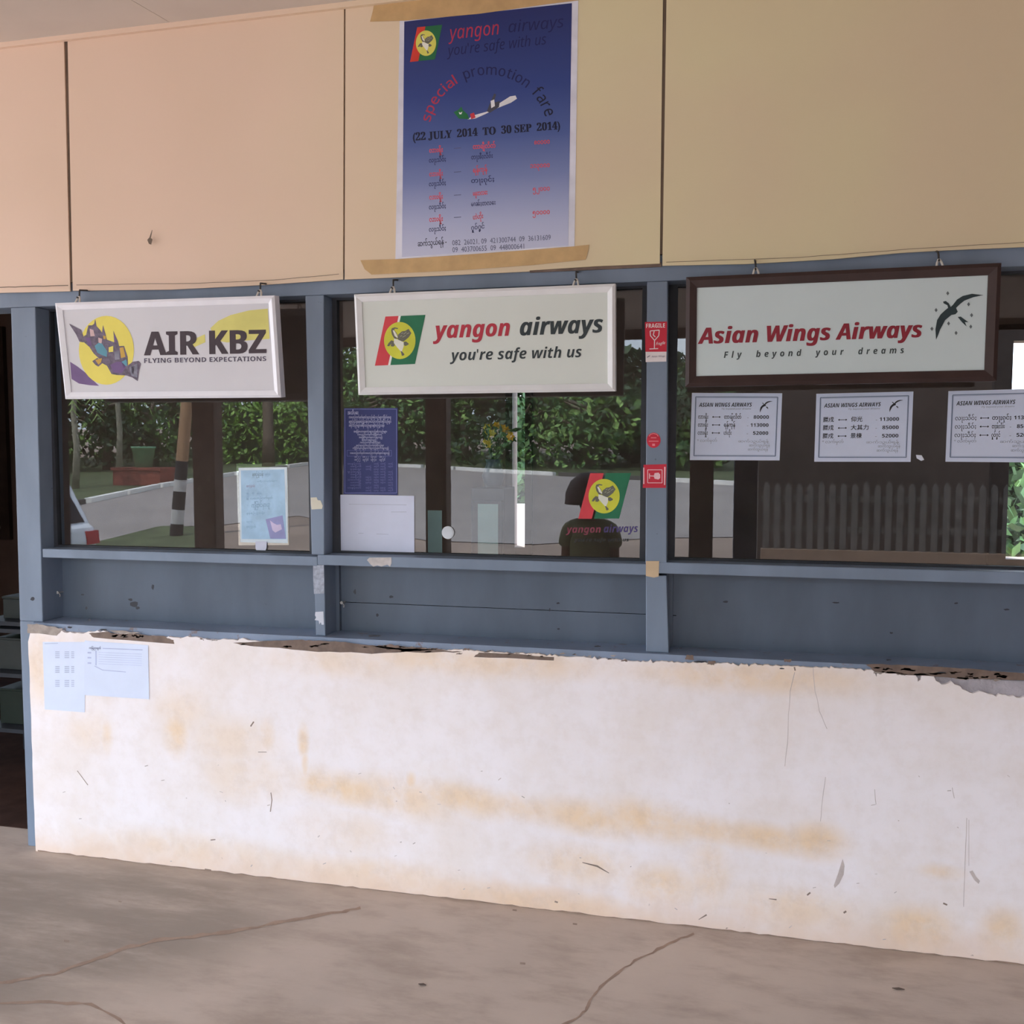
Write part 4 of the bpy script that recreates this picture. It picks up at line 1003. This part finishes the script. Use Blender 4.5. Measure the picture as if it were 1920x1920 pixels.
# --- third sign
Z3 = ZM(1280, 480, 3.2)
s3, a3, w3_, h3_, M3 = place_sign('hanging_sign', Z3(22, 130), Z3(1902, 42), Z3(18, 785), Z3(1890, 752), -.016, -.006, 'brown framed sign with bird emblem and maroon lettering over the third window', .034, ps('dark brown frame paint', (58, 42, 40), rough=.5, var=.15), SIGNW('pale blue white sign face', (200, 214, 216)))
hangers(s3, M3, w3_, h3_, a3, [Z3(440, 100), Z3(1545, 50)])
def bird(art, mb, f, off, m):
    art.poly(mb, [f(*p) for p in ((1805, 235), (1745, 247), (1690, 268), (1662, 290), (1640, 312), (1650, 335), (1636, 350), (1612, 354), (1575, 384), (1545, 440), (1530, 480), (1520, 503), (1516, 440), (1526, 385), (1548, 350), (1575, 325), (1592, 312), (1588, 296), (1565, 284), (1562, 274), (1578, 270), (1596, 284), (1608, 306), (1622, 292), (1645, 262), (1680, 240), (1735, 227))], off, m)
    art.poly(mb, [f(*p) for p in ((1650, 366), (1668, 364), (1714, 398), (1692, 396), (1704, 424), (1676, 398))], off, m)
m = MB(); bird(a3, m, Z3, .001, 0)
for x, y in ((1590, 224), (1715, 290), (1520, 325), (1733, 355), (1595, 405), (1495, 437), (1640, 462), (1728, 424)):
    a3.poly(m, [Z3(x, y-13), Z3(x+9, y), Z3(x, y+13), Z3(x-9, y)], .001, 1)
m.build('bird_emblem', [ps('slate bird ink', (40, 56, 60)), ps('grey star ink', (96, 104, 108))], s3)
m = MB()
a3.text(m, 'Asian Wings Airways', Z3(93, 528), Z3(1436, 487), Z3(92, 432), .001, 0, st_='bi', fat=.9)
INK3 = [ps('maroon ink', (140, 36, 52)), ps('dark slate ink', (58, 68, 70))]
m.build('lettering', INK3, s3); m = MB()
a3.text(m, 'Fly  beyond  your  dreams', Z3(247, 612), Z3(1328, 583), Z3(246, 574), .001, 1, st_='bi', space=1.75)
m.build('slogan', INK3, s3)

# ==================================================================== POSTER
Zp = ZM(660, 0, 1772/480)
pc_ = W(910, 260, YB)
PL = Vector((pc_.x, YB-.0012, W(910, 487, YB).z)); MP = upright(PL); ap = Art(MP)
po = empty('promotion_poster', PL, 'blue promotion fare poster with airplane picture taped to the upper boards', 'poster')
def sheet(art, quad, y0, y1, mat, name, parent, m=None):
    mm = MB(); mm.prism([art.loc(*p) for p in quad], y0, y1); return mm.build(name, mat, parent)
sheet(ap, [Zp(330, 140), Zp(1566, 4), Zp(1540, 1706), Zp(300, 1797)], 0, .0008, ps('poster white stock', (214, 216, 228)), 'sheet', po)
def gradmat():
    t = NT('poster blue print'); sx = t.n.new('ShaderNodeSeparateXYZ'); t.l.new(t.co, sx.inputs[0])
    cr = t.n.new('ShaderNodeValToRGB'); mr = t.n.new('ShaderNodeMapRange'); mr.inputs['From Min'].default_value = 0; mr.inputs['From Max'].default_value = .80
    t.l.new(sx.outputs['Z'], mr.inputs['Value']); t.l.new(mr.outputs[0], cr.inputs[0])
    e = cr.color_ramp.elements
    e[0].position = 0.0; e[0].color = (*lin((198, 202, 224)), 1); e[1].position = 1.0; e[1].color = (*lin((34, 46, 104)), 1)
    for p, c in ((.16, (172, 180, 212)), (.34, (120, 134, 182)), (.5, (76, 96, 154)), (.7, (44, 66, 132))):
        q = e.new(p); q.color = (*lin(c), 1)
    t.col(cr.outputs[0]); t.b.inputs['Roughness'].default_value = .42
    return t.m
sheet(ap, [Zp(362, 150), Zp(1522, 22), Zp(1497, 1700), Zp(346, 1780)], -.0006, -.0002, gradmat(), 'blue_print', po)
m = MB(); emblem(ap, m, Zp(402, 430), Zp(575, 412), Zp(452, 190), Zp(513, 300), 70/3.69, 88/3.69, .0010, (0, 2, 2, 3, 4, 5, 6))
m.build('emblem', [ps('poster red', (206, 60, 48)), EMB_M[1], ps('poster green', (34, 104, 66)), ps('poster yellow', (212, 208, 96)), EMB_M[4], EMB_M[5], EMB_M[6]], po)
LETM = [ps('poster dull red ink', (176, 52, 80)), ps('poster navy ink', (28, 34, 84)), ps('poster black ink', (22, 26, 52)), ps('poster bright red ink', (214, 82, 92)), ps('poster grey blue ink', (88, 92, 122))]
m = MB()
ap.text(m, 'yangon', Zp(668, 275), Zp(1020, 237), Zp(664, 205), .001, 0, ref='x', st_='i')
ap.text(m, 'airways', Zp(1085, 226), Zp(1468, 188), Zp(1082, 166), .001, 1, ref='x', st_='i')
ap.text(m, "you're safe with us", Zp(658, 388), Zp(1346, 306), Zp(656, 334), .001, 1, ref='x', st_='i')
m.build('headline', LETM, po); m = MB()
def arc(word, a0, a1, mi, rad=412, cx=945, cy=930, hgt=60):
    m = MB(); ws = []
    for ch in word:
        v = text_geo(sty(ch, 'r'))[0]; ws.append(max(x for x, y in v)-min(x for x, y in v))
    gap = .12; tot = sum(ws)+gap*(len(ws)-1); pos = 0.0
    for ch, w in zip(word, ws):
        am = math.radians(a0+(a1-a0)*(pos+w/2)/tot); half = math.radians(abs(a1-a0))*(w/tot)/2; pos += w+gap
        pt = lambda a, r: (cx+r*math.cos(a), cy-r*math.sin(a))
        ax = Vector((math.sin(am), math.cos(am))); up = Vector((math.cos(am), -math.sin(am))); o = Vector(pt(am, rad)); hw = half*rad
        L = o-ax*hw; R = o+ax*hw; T = L+up*hgt
        ap.text(m, ch, Zp(*L), Zp(*R), Zp(*T), .001, mi, ref='x', st_='r', fat=.25)
    m.build('curved_lettering', LETM, po)
arc('special', 168, 121, 0, hgt=50); arc('promotion', 113, 51, 1, hgt=54); arc('fare', 44, 17, 2, hgt=60)
m = MB()
ap.text(m, '(22 JULY  2014  TO  30 SEP  2014)', Zp(424, 975), Zp(1440, 895), Zp(422, 922), .001, 2, st_='sb', fat=.5)
m.build('date_line', LETM, po)
names_a = ['လားရှိုး', 'လားရှိုး', 'လားရှိုး', 'လားရှိုး']
names_b = ['တာချီလိတ်', 'ရန်ကုန်', 'မန္တလေး', 'ဟဲဟိုး']
shan_a = 'လႃႈသဵဝ်ႈ'; shan_b = ['တႃႈၶီႈလဵၵ်း', 'တႃႈၵုင်ႈ', 'မၢၼ်ႈတလေး', 'ႁူဝ်ႁွင်']
price_b = ['၈၀၀၀၀', '၁၁၃၀၀၀', '၅၂၀၀၀', '၅၀၀၀၀']
for i in range(4):
    m = MB()
    y = (1058, 1222, 1382, 1536)[i]
    ap.text(m, names_a[i], Zp(536, y), Zp(630, y-7), Zp(535, y-26), .001, 3, ref='လ', bold=.02)
    ap.text(m, shan_a, Zp(534, y+68), Zp(650, y+58), Zp(533, y+44), .001, 1, ref='လ', bold=.01)
    ap.text(m, '-', Zp(706, y-20), Zp(756, y-24), Zp(706, y-50), .001, 4, ref='H')
    y2 = (1032, 1195, 1356, 1520)[i]
    ap.text(m, names_b[i], Zp(838, y2), Zp((994, 938, 938, 908)[i], y2-10), Zp(837, y2-26), .001, 3, ref='လ', bold=.02)
    ap.text(m, shan_b[i], Zp(826, y2+72), Zp((975, 985, 994, 918)[i], y2+60), Zp(825, y2+48), .001, 1, ref='လ', bold=.01)
    y3 = (997, 1160, 1322, 1484)[i]
    ap.text(m, price_b[i], Zp((1262, 1234, 1252, 1250)[i], y3+4), Zp(1370, y3-4), Zp((1262, 1234, 1252, 1250)[i]-1, y3-22), .001, 3, ref='၀', bold=.02)
    m.build('fare_lettering', LETM, po)
m = MB()
ap.text(m, 'ဆက်သွယ်ရန် -', Zp(456, 1706), Zp(655, 1688), Zp(455, 1678), .001, 2, ref='လ', bold=.01)
ap.text(m, '082  26021, 09  421300744  09  36131609', Zp(695, 1699), Zp(1376, 1660), Zp(694, 1664), .001, 4)
ap.text(m, '09  403700655  09  448000641', Zp(696, 1747), Zp(1192, 1722), Zp(695, 1712), .001, 4)
m.build('phone_lettering', LETM, po)
m = MB()
Q = lambda L: [Zp(*p) for p in L]
ap.poly(m, Q([(800, 828), (838, 800), (940, 772), (1010, 722), (1095, 668), (1132, 662), (1142, 684), (1100, 712), (1000, 752), (920, 792), (852, 822)]), .0010, 0)
ap.poly(m, Q([(704, 778), (735, 762), (758, 738), (768, 762), (800, 792), (812, 826), (740, 822)]), .0012, 1)
ap.poly(m, Q([(818, 790), (845, 780), (856, 815), (826, 826)]), .0014, 2)
ap.poly(m, Q([(935, 772), (950, 730), (985, 648), (998, 655), (982, 712), (1024, 700), (1018, 742), (955, 782)]), .0014, 3)
ap.poly(m, Q([(960, 700), (985, 690), (990, 735), (965, 750)]), .0016, 0)
ap.poly(m, Q([(740, 776), (752, 782), (764, 774), (758, 792), (745, 792)]), .0016, 0)
m.build('airplane_picture', [ps('plane white', (226, 228, 232)), ps('plane green', (34, 110, 66)), EMB_M[0], ps('plane dark', (70, 72, 84))], po)
M_TAPE = ps('brown packing tape', (196, 164, 116), rough=.3, var=.10, scale=14, spec=.5)
sheet(ap, [(705, -8), (1092, -42), (1090, -2), (1084, 1), (1020, 9), (900, 26), (760, 39), (694, 41), (699, 22)], -.0016, -.0008, M_TAPE, 'packing_tape', po)
sheet(ap, [(676, 488), (743, 486), (900, 476), (1077, 462), (1105, 459), (1102, 474), (1098, 487), (1000, 497), (860, 507), (697, 515), (684, 505)], -.0016, -.0008, M_TAPE, 'packing_tape', po)

# ==================================================================== PAPERS ON THE GLASS
def paper(name, quad, Y, label, cat, mat, group=None, thick=.0006, off=.0012):
    ctr = W(sum(p[0] for p in quad)/4, sum(p[1] for p in quad)/4, Y); zb = min(W(*p, Y).z for p in quad)
    o = Vector((ctr.x, Y-off, zb)); M = upright(o); art = Art(M); r = empty(name, o, label, cat, group)
    sheet(art, quad, 0, thick, mat, 'sheet', r); return r, art
def bil(quad, w, h):
    tl, tr, br, bl = [Vector(q) for q in quad]
    return lambda x, y: tuple(tl.lerp(tr, x/w).lerp(bl.lerp(br, x/w), y/h))
def line_rect(art, mb, f, x0, y0, x1, y1, t, off, m):
    for a, b in (((x0, y0), (x1, y0)), ((x1, y0), (x1, y1)), ((x1, y1), (x0, y1)), ((x0, y1), (x0, y0))):
        art.poly(mb, [f(*p) for p in ribbon([a, b], t)], off, m)
Z4 = ZM(1280, 720, 3.0)
quads = [[Z4(52, 50), Z4(560, 52), Z4(545, 430), Z4(40, 428)], [Z4(752, 55), Z4(1298, 42), Z4(1282, 438), Z4(740, 437)], [Z4(1495, 40), Z4(2062, 24), Z4(2046, 442), Z4(1478, 437)]]
labs = ['white fare sheet in rounded script, nearest the stickered post', 'white fare sheet with Chinese place names, middle of three', 'white fare sheet cut by the right edge of the photo']
rows = [[('လားရှိုး', 'တာချီလိတ်', '80000'), ('လားရှိုး', 'ရန်ကုန်', '113000'), ('လားရှိုး', 'ဟဲဟိုး', '52000')],
        [('臘戌', '仰光', '113000'), ('臘戌', '大其力', '85000'), ('臘戌', '景棟', '52000')],
        [('လႃႈသဵဝ်ႈ', 'တႃႈၵုင်ႈ', '113000'), ('လႃႈသဵဝ်ႈ', 'တႃႈၶီႈလဵၵ်း', '85000'), ('လႃႈသဵဝ်ႈ', 'ႁူဝ်ႁွင်', '52000')]]
M_SHEET = ps('bluish white sheet', (206, 216, 238), var=.03, scale=6, rough=.6)
for i, q in enumerate(quads):
    r_, art = paper('fare_sheet', q, GL, labs[i], 'notice', M_SHEET, 'airline fare sheets on the third window')
    f = bil(q, 508, 378); m = MB()
    line_rect(art, m, f, 22, 22, 484, 354, 4, .0006, 1); line_rect(art, m, f, 26, 27, 480, 349, 1.2, .0006, 1); m.build('ruled_border', [M_INK, ps('slate border ink', (96, 112, 140))], r_)
    m = MB(); dx, dy = (0, 0) if i == 0 else (0, 12)
    art.text(m, 'ASIAN WINGS AIRWAYS', f(42, 78), f(340, 76), f(42, 56), .0006, 0, st_='bi')
    art.text(m, 'Fly beyond your dreams', f(170, 93), f(336, 92), f(170, 84), .0006, 1, shear=.2)
    for k, (a, b, c_) in enumerate(rows[i]):
        y = 144+45*k+dy; rf = 'လ' if i != 1 else '大'
        hh = 17 if i != 1 else 26
        art.text(m, a, f(40, y), f(96 if i < 2 else 146, y), f(40, y-hh), .0006, 0, ref=rf, bold=.015 if i < 2 else 0)
        x0 = 118 if i < 2 else 164
        art.poly(m, [f(*p) for p in ribbon([(x0+4, y-9), (x0+44, y-9)], 3)], .0006, 0)
        art.poly(m, [f(x0, y-9), f(x0+8, y-15), f(x0+8, y-3)], .0006, 0); art.poly(m, [f(x0+48, y-9), f(x0+40, y-15), f(x0+40, y-3)], .0006, 0)
        x1 = 186 if i < 2 else 226
        art.text(m, b, f(x1, y), f(x1+(96, 64, 44)[k] if i != 1 else x1+(60, 94, 60)[k], y), f(x1, y-hh), .0006, 0, ref=rf, bold=.012)
        art.text(m, '-', f(316, y), f(324, y), f(316, y-16), .0006, 1)
        art.text(m, c_, f(352 if len(c_) == 5 else 336, y), f(438, y), f(352 if len(c_) == 5 else 336, y-19), .0006, 0, st_='b')
    art.text(m, '* လက်မှတ်', f(38, 276), f(150, 274), f(38, 264), .0006, 1, ref='လ')
    for y, x0, x1 in ((277, 270, 442), (299, 332, 450), (322, 326, 440)):
        art.text(m, 'ဆက်သွယ်ရန်', f(x0, y), f(x1, y), f(x0, y-10), .0006, 1, ref='လ')
    m.build('lettering', [M_INK, M_GREYINK], r_)
    m = MB(); g = lambda x, y: f(386+(x-1516)*.245, 44+(y-227)*.235); bird(art, m, g, .0006, 0); m.build('bird_emblem', M_INK, r_)

# blue notice and plain sheet under it
Z5 = ZM(630, 750, 1053/170)
q = [Z5(92, 94), Z5(716, 92), Z5(716, 1106), Z5(86, 1095)]
r_, art = paper('blue_notice', q, GL, 'dark blue printed notice at the left of the second window', 'notice', ps('navy notice stock', (50, 58, 112), var=.06))
f = lambda x, y: Z5(x, y)
m = MB(); line_rect(art, m, f, 104, 106, 704, 1080, 7, .0006, 0); line_rect(art, m, f, 130, 585, 645, 652, 3, .0006, 0); m.build('ruled_border', ps('lavender rule', (118, 124, 182)), r_)
m = MB(); bur = ['ခရီးသည်များ', 'လေယာဉ်လက်မှတ်', 'ရောင်းချသည့်', 'နေ့စဉ်ပျံသန်း', 'အချိန်ဇယား', 'ကြိုတင်မှာယူ']
art.text(m, 'အသိပေး', f(135, 166), f(260, 166), f(135, 134), .0006, 0, ref='လ', bold=.02)
rb_ = random.Random(4)
def bl(n): return ''.join(rb_.choice(bur) for _ in range(n))
for y, x0, x1, n, h in ((212, 150, 640, 4, 22), (262, 150, 642, 4, 22), (308, 150, 562, 3, 22), (376, 205, 592, 3, 18), (410, 250, 532, 2, 16), (442, 265, 540, 2, 16), (472, 300, 470, 1, 16), (502, 280, 516, 2, 16), (536, 235, 556, 3, 16), (568, 195, 612, 3, 16), (626, 165, 622, 3, 18)):
    art.text(m, bl(n), f(x0, y), f(x1, y), f(x0, y-h), .0006, 0, ref='လ', bold=.01)
for y in (670, 704):
    for x in (215, 310, 405, 505): art.text(m, rb_.choice(['၀၉-၄၀', '၀၈၂-၂']), f(x, y), f(x+66, y), f(x, y-18), .0006, 0, ref='၀')
for k in range(11):
    y = 748+31*k
    for x0, x1 in ((165 if k % 3 else 135, 290), (345, 410), (440, 496), (515, 575), (605, 660)):
        if rb_.random() < .9: art.text(m, rb_.choice(['တနင်္လာ', 'အင်္ဂါ', 'သောကြာ', 'ဗုဒ္ဓဟူး']), f(x0, y), f(x1, y), f(x0, y-13), .0006, 1, ref='လ')
m.build('lettering', [ps('pale lavender ink', (186, 190, 222)), ps('dull lavender ink', (122, 126, 178))], r_)
q = [Z5(50, 1100), Z5(908, 1113), Z5(910, 1815), Z5(48, 1797)]
r_, art = paper('plain_sheet', q, GL, 'plain white sheet stuck under the dark blue notice', 'notice', ps('blank white sheet', (206, 212, 232), var=.04, scale=7))
m = MB()
for pts in ([(150, 1210), (820, 1218)], [(640, 1300), (820, 1300)], [(470, 1556), (610, 1560)], [(260, 1548), (320, 1548)]): art.poly(m, ribbon([Z5(*p) for p in pts], .9), .0006)
m.build('faint_line', ps('faint grey line', (176, 182, 200)), r_)

# pale blue notice in a plastic sleeve
Z7 = ZM(430, 860, 9.6)
q = [Z7(165, 165), Z7(1035, 152), Z7(1052, 1522), Z7(198, 1505)]
r_, art = paper('sleeved_notice', q, GL, 'pale blue notice in a clear sleeve at the right of the first window', 'notice', ps('pale border stock', (210, 222, 230)))
sheet(art, [Z7(208, 212), Z7(990, 192), Z7(1026, 1452), Z7(224, 1446)], -.0006, -.0002, ps('pale blue print', (164, 196, 222), var=.10, scale=14), 'blue_print', r_)
m = MB()
for x0, y0, x1, y1, mi, hh in ((415, 310, 615, 306, 0, 46), (650, 300, 740, 298, 1, 34), (310, 505, 460, 505, 2, 26), (500, 420, 860, 405, 1, 16), (310, 740, 350, 740, 1, 130), (410, 640, 450, 640, 1, 40), (500, 640, 580, 640, 1, 30), (380, 735, 780, 720, 1, 30), (400, 880, 730, 860, 1, 60), (310, 1000, 640, 990, 1, 26), (310, 1150, 420, 1148, 1, 24), (310, 1240, 480, 1235, 1, 30)):
    art.text(m, rb_.choice(bur), Z7(x0, y0), Z7(x1, y1), Z7(x0, y0-hh), .0010, mi, ref='လ')
m.build('lettering', [ps('grey notice ink', (118, 134, 142)), ps('pale steel ink', (134, 166, 194)), ps('dull pink ink', (160, 132, 156))], r_)
m = MB(); art.poly(m, [Z7(*p) for p in ((655, 1090), (960, 1020), (1020, 1440), (740, 1440))], .0010, 0); art.poly(m, [Z7(*p) for p in ((735, 1110), (800, 1160), (860, 1190), (930, 1180), (950, 1270), (830, 1330), (780, 1290))], .0014, 1)
m.build('picture_patch', [ps('lilac patch', (146, 148, 192)), ps('pale lilac patch', (198, 186, 214))], r_)
sleeve = glassmat('clear sleeve plastic', .10, (.86, .90, .86))
sheet(art, [Z7(125, 85), Z7(1042, 62), Z7(1068, 1555), Z7(165, 1560)], .0008, .0011, sleeve, 'sleeve', r_)
m = MB(); m.prism([art.loc(*Z7(x, y)) for x, y in [(478, 1490), (680, 1490), (676, 1600)]+[(578+98*math.cos(t), 1600+92*math.sin(t)) for t in [math.pi*k/10 for k in range(1, 10)]]+[(480, 1600)]], -.004, .0006); m.build('hook_tab', ps('white plastic tab', (204, 206, 222)), r_)

# yangon airways decal on the second pane
Z6 = ZM(1040, 860, 9.6)
ctr = W(1130, 950, GL); o = Vector((ctr.x, GL-.0006, W(1130, 1018, GL).z)); M = upright(o); art = Art(M)
r_ = empty('window_decal', o, 'red and green decal with yellow disc stuck on the second window', 'decal')
m = MB(); emblem(art, m, Z6(425, 1082), Z6(1160, 1078), Z6(640, 262), Z6(890, 675), 280/9.6, 310/9.6, 0.0, (0, None, 2, 3, 4, 5, 6)); m.build('emblem', EMB_M, r_)
m = MB()
art.text(m, 'yangon', Z6(205, 1335), Z6(830, 1330), Z6(205, 1240), 0, 0, ref='x', st_='bi'); art.text(m, 'airways', Z6(885, 1328), Z6(1500, 1320), Z6(885, 1225), 0, 1, ref='x', st_='bi')
art.text(m, "you're safe with us", Z6(345, 1492), Z6(1335, 1490), Z6(345, 1445), 0, 2, ref='x', st_='bi')
m.build('lettering', [ps('faded decal red', (140, 62, 80)), ps('faded decal violet', (74, 60, 112)), ps('decal black', (40, 40, 42))], r_)

# round white speaking-hole cover and a paper scrap on the third pane
c = W(840.5, 998.5, GL); t = empty('white_disc', (c.x, GL-.004, c.z), 'round white disc on the second window beside the plain sheet', 'disc')
rr = (W(852, 998, GL).x-W(829, 998, GL).x)/2
m = MB(); m.tube([(0, .0035, 0), (0, -.001, 0)], rr, 36); m.tube([(0, -.001, 0), (0, -.003, 0)], rr*.86, 36); m.build('plate', ps('white plastic', (206, 212, 218)), t, fix=True)
def scrap(name, pts, Y, label, cat, mat, off=.0012, extra=None):
    ctr = W(sum(p[0] for p in pts)/len(pts), sum(p[1] for p in pts)/len(pts), Y); o = Vector((ctr.x, Y-off, ctr.z)); art = Art(upright(o))
    m = MB(); m.prism([art.loc(*p) for p in pts], 0, off*.6); ob = m.build(name, mat); ob.location = o; tag(ob, label, cat); return ob, art
Zb = ZM(1240, 850, 1920/680)
scrap('paper_scrap', [Zb(*p) for p in ((1348, 8), (1378, 10), (1392, 34), (1376, 40), (1352, 26))], GL, 'tiny white paper scrap on the third window between two fare sheets', 'scrap', M_PAPER)
scrap('paper_scrap', [Z7(*p) for p in ((1462, 700), (1570, 695), (1590, 745), (1640, 752), (1682, 850), (1665, 905), (1480, 915), (1466, 820))], YF, 'torn cream paper scrap on the post beside the sleeved notice', 'scrap', ps('cream paper', (206, 202, 186), var=.05))
scrap('paper_scrap', [Zl(*p) for p in ((1025, 400), (1060, 365), (1390, 362), (1392, 450), (1370, 500), (1330, 470), (1240, 498), (1180, 480), (1120, 500), (1080, 470))], YF-.002, 'torn pale tape remnant on the rail under the plain sheet', 'scrap', ps('pale tape', (190, 184, 182), var=.12, scale=40))
Zs = ZM(1180, 580, 461/120)
scrap('masking_tape', [(1211, 1052), (1236, 1052), (1235, 1081), (1226, 1083), (1211, 1080)], YF-.002, 'tan tape patch where the stickered post meets the rail', 'tape', ps('tan tape', (202, 178, 146), var=.08))
scrap('paper_scrap', [Zl(*p) for p in ((250, 1180), (370, 1172), (378, 1370), (345, 1372), (330, 1330), (310, 1365), (300, 1310), (240, 1300), (262, 1262), (245, 1230))], YF, 'white paper remnant low on the short scraped post', 'scrap', ps('white remnant', (204, 208, 220), var=.05))
scrap('paper_scrap', [Zl(*p) for p in ((216, 480), (375, 475), (382, 700), (380, 900), (230, 910), (218, 700))], YF, 'scraped whitish paper patch high on the short post', 'scrap', ps('scraped remnant', (158, 164, 178), var=.22, scale=70))

# red stickers on the post
def sticker(name, quad, label, mat): return paper(name, quad, YF, label, 'sticker', mat, None, .0005, .0010)
RED = ps('sticker red', (198, 40, 62)); STW = ps('sticker white', (232, 224, 226))
q = [Zs(112, 92), Zs(272, 88), Zs(266, 376), Zs(118, 380)]
r_, art = sticker('fragile_sticker', q, 'red FRAGILE sticker with wine glass high on the post', STW)
sheet(art, [Zs(112, 92), Zs(272, 88), Zs(268, 305), Zs(116, 306)], -.0006, -.0001, RED, 'red_print', r_)
m = MB(); art.text(m, 'FRAGILE', Zs(121, 134), Zs(257, 131), Zs(121, 104), .0010, 0, st_='b'); art.text(m, 'Fragile', Zs(192, 260), Zs(258, 250), Zs(192, 238), .0010, 0, shear=.3)
art.text(m, 'Asian Wings', Zs(160, 346), Zs(256, 342), Zs(160, 334), .0006, 1, shear=.2); art.poly(m, ribbon([Zs(128, 346), Zs(148, 334)], 1.4), .0006, 1); m.build('lettering', [STW, ps('sticker grey', (120, 112, 130))], r_)
m = MB()
for a, b in (((150, 156), (152, 190)), ((152, 190), (180, 222)), ((216, 150), (212, 190)), ((212, 190), (184, 222)), ((182, 220), (180, 284)), ((145, 286), (208, 283)), ((150, 156), (216, 150)), ((180, 155), (172, 185)), ((172, 185), (188, 200))):
    art.poly(m, ribbon([Zs(*a), Zs(*b)], 1.6), .0010)
m.build('glass_symbol', STW, r_)
ctr = W(*Zs(175, 943), YF); t = empty('round_sticker', (ctr.x, YF-.0010, ctr.z), 'small round red sticker between the FRAGILE sticker and the square one', 'sticker'); art = Art(upright(t.location.copy()))
m = MB(); m.prism([art.loc(*Zs(175+50*math.cos(2*math.pi*k/30), 943+55*math.sin(2*math.pi*k/30))) for k in range(30)], 0, .0005); m.build('sheet', RED, t)
m = MB()
for pts in ([(142, 915), (152, 900), (175, 894), (198, 900), (208, 915)], [(140, 950), (210, 950)], [(155, 925), (195, 925)]): art.poly(m, ribbon([Zs(*p) for p in pts], 1.5), .0005)
art.poly(m, [Zs(165, 968), Zs(185, 968), Zs(185, 984), Zs(165, 984)], .0005); m.build('white_print', ps('sticker pink', (226, 130, 140)), t)
q = [Zs(103, 1120), Zs(268, 1115), Zs(263, 1286), Zs(97, 1286)]
r_, art = sticker('handling_sticker', q, 'square red sticker with a sideways glass, lowest on the post', RED)
m = MB(); line_rect(art, m, Zs, 132, 1156, 236, 1250, 5, .0006, 0)
for a, b in (((104, 1140), (104, 1258)), ((256, 1135), (254, 1265))): art.poly(m, ribbon([Zs(*a), Zs(*b)], 2.2), .0006)
art.poly(m, [Zs(*p) for p in ((182, 1180), (210, 1176), (222, 1190), (222, 1215), (210, 1226), (182, 1220), (176, 1202))], .0006); art.poly(m, ribbon([Zs(145, 1200), Zs(180, 1201)], 1.6), .0006); art.poly(m, ribbon([Zs(145, 1182), Zs(145, 1220)], 1.6), .0006)
m.build('glass_symbol', ps('sticker pale pink', (238, 196, 202)), r_)

# two sheets pasted on the low wall
Z8 = ZM(60, 1180, 8.0)
M_WP = ps('bluish pasted sheet', (218, 228, 250), var=.03, scale=6)
r_, art = paper('pasted_sheet', [Z8(160, 190), Z8(800, 190), Z8(790, 1245), Z8(190, 1200)], 0.0, 'tall white sheet pasted at the upper left corner of the low wall', 'notice', M_WP)
m = MB()
for y in (330, 550, 760):
    for x0, x1 in ((350, 415), (490, 560), (590, 635)):
        for k in range(4): art.poly(m, [Z8(x0, y+k*28), Z8(x1, y+k*28), Z8(x1, y+k*28+16), Z8(x0, y+k*28+16)], .0006)
art.poly(m, ribbon([Z8(190, 165+50), Z8(390, 165+45)], 1.5), .0006); m.build('faint_lettering', ps('faint blue print', (186, 196, 222), var=.1), r_)
r_, art = paper('pasted_sheet', [Z8(790, 168), Z8(1742, 238), Z8(1756, 1048), Z8(780, 985)], 0.0, 'wide white sheet pasted right of the tall sheet on the low wall', 'notice', M_WP, off=.0022)
m = MB()
art.text(m, 'ကြေညာချက်', Z8(858, 292), Z8(1034, 296), Z8(858, 268), .0006, 0, ref='လ', bold=.03)
for pts, w in (([(1060, 285), (1660, 308)], 1.6), ([(960, 320), (960, 540)], 2), ([(940, 550), (1060, 610), (1410, 640)], 1.4)): art.poly(m, ribbon([Z8(*p) for p in pts], w), .0006, 1)
for y in (350, 425, 505): art.poly(m, [Z8(836, y-12), Z8(890, y-10), Z8(890, y+12), Z8(836, y+10)], .0006, 1)
for k in range(6): art.poly(m, ribbon([Z8(1000, 345+k*34), Z8(1650, 372+k*34)], 1.0), .0006, 2)
m.build('faint_lettering', [ps('slate print', (110, 116, 148)), ps('pale slate print', (180, 190, 224)), ps('paler slate print', (200, 210, 240))], r_)

# bits on the floor
for px, py, L, lab in ((1684, 1855, .035, 'dry brown leaf scrap on the floor near the right edge'), (792, 1847, .025, 'small dry leaf scrap on the floor below the middle of the wall')):
    p = FLR(px, py); m = MB(); m.prism([(-L/2, 0), (-L*.2, .006), (L/2, .004), (L*.1, -.005)], -.001, .001); o = m.build('leaf_scrap', ps('dry leaf', (84, 70, 62))); o.rotation_euler = (math.pi/2-.1, 0, .1); o.location = (p.x, p.y, .003); tag(o, lab, 'leaf')
# nails in the recessed boards
for px, py, lab in ((112, 1111, 'nail in the first recess beside the corner post'), (643, 1130, 'nail with a bit of string in the second recess')):
    p = W(px, py, YP-.02); m = MB(); m.tube([(0, .02, 0), (0, -.012, .002)], .0025, 8); m.tube([(0, -.012, .002), (0, -.014, .002)], .006, 10); m.tube([(.002, -.008, 0), (.008, -.008, -.008), (.006, -.007, -.016)], .002, 6); o = m.build('nail', ps('pale string', (170, 168, 166))); o.location = p; tag(o, lab, 'nail')
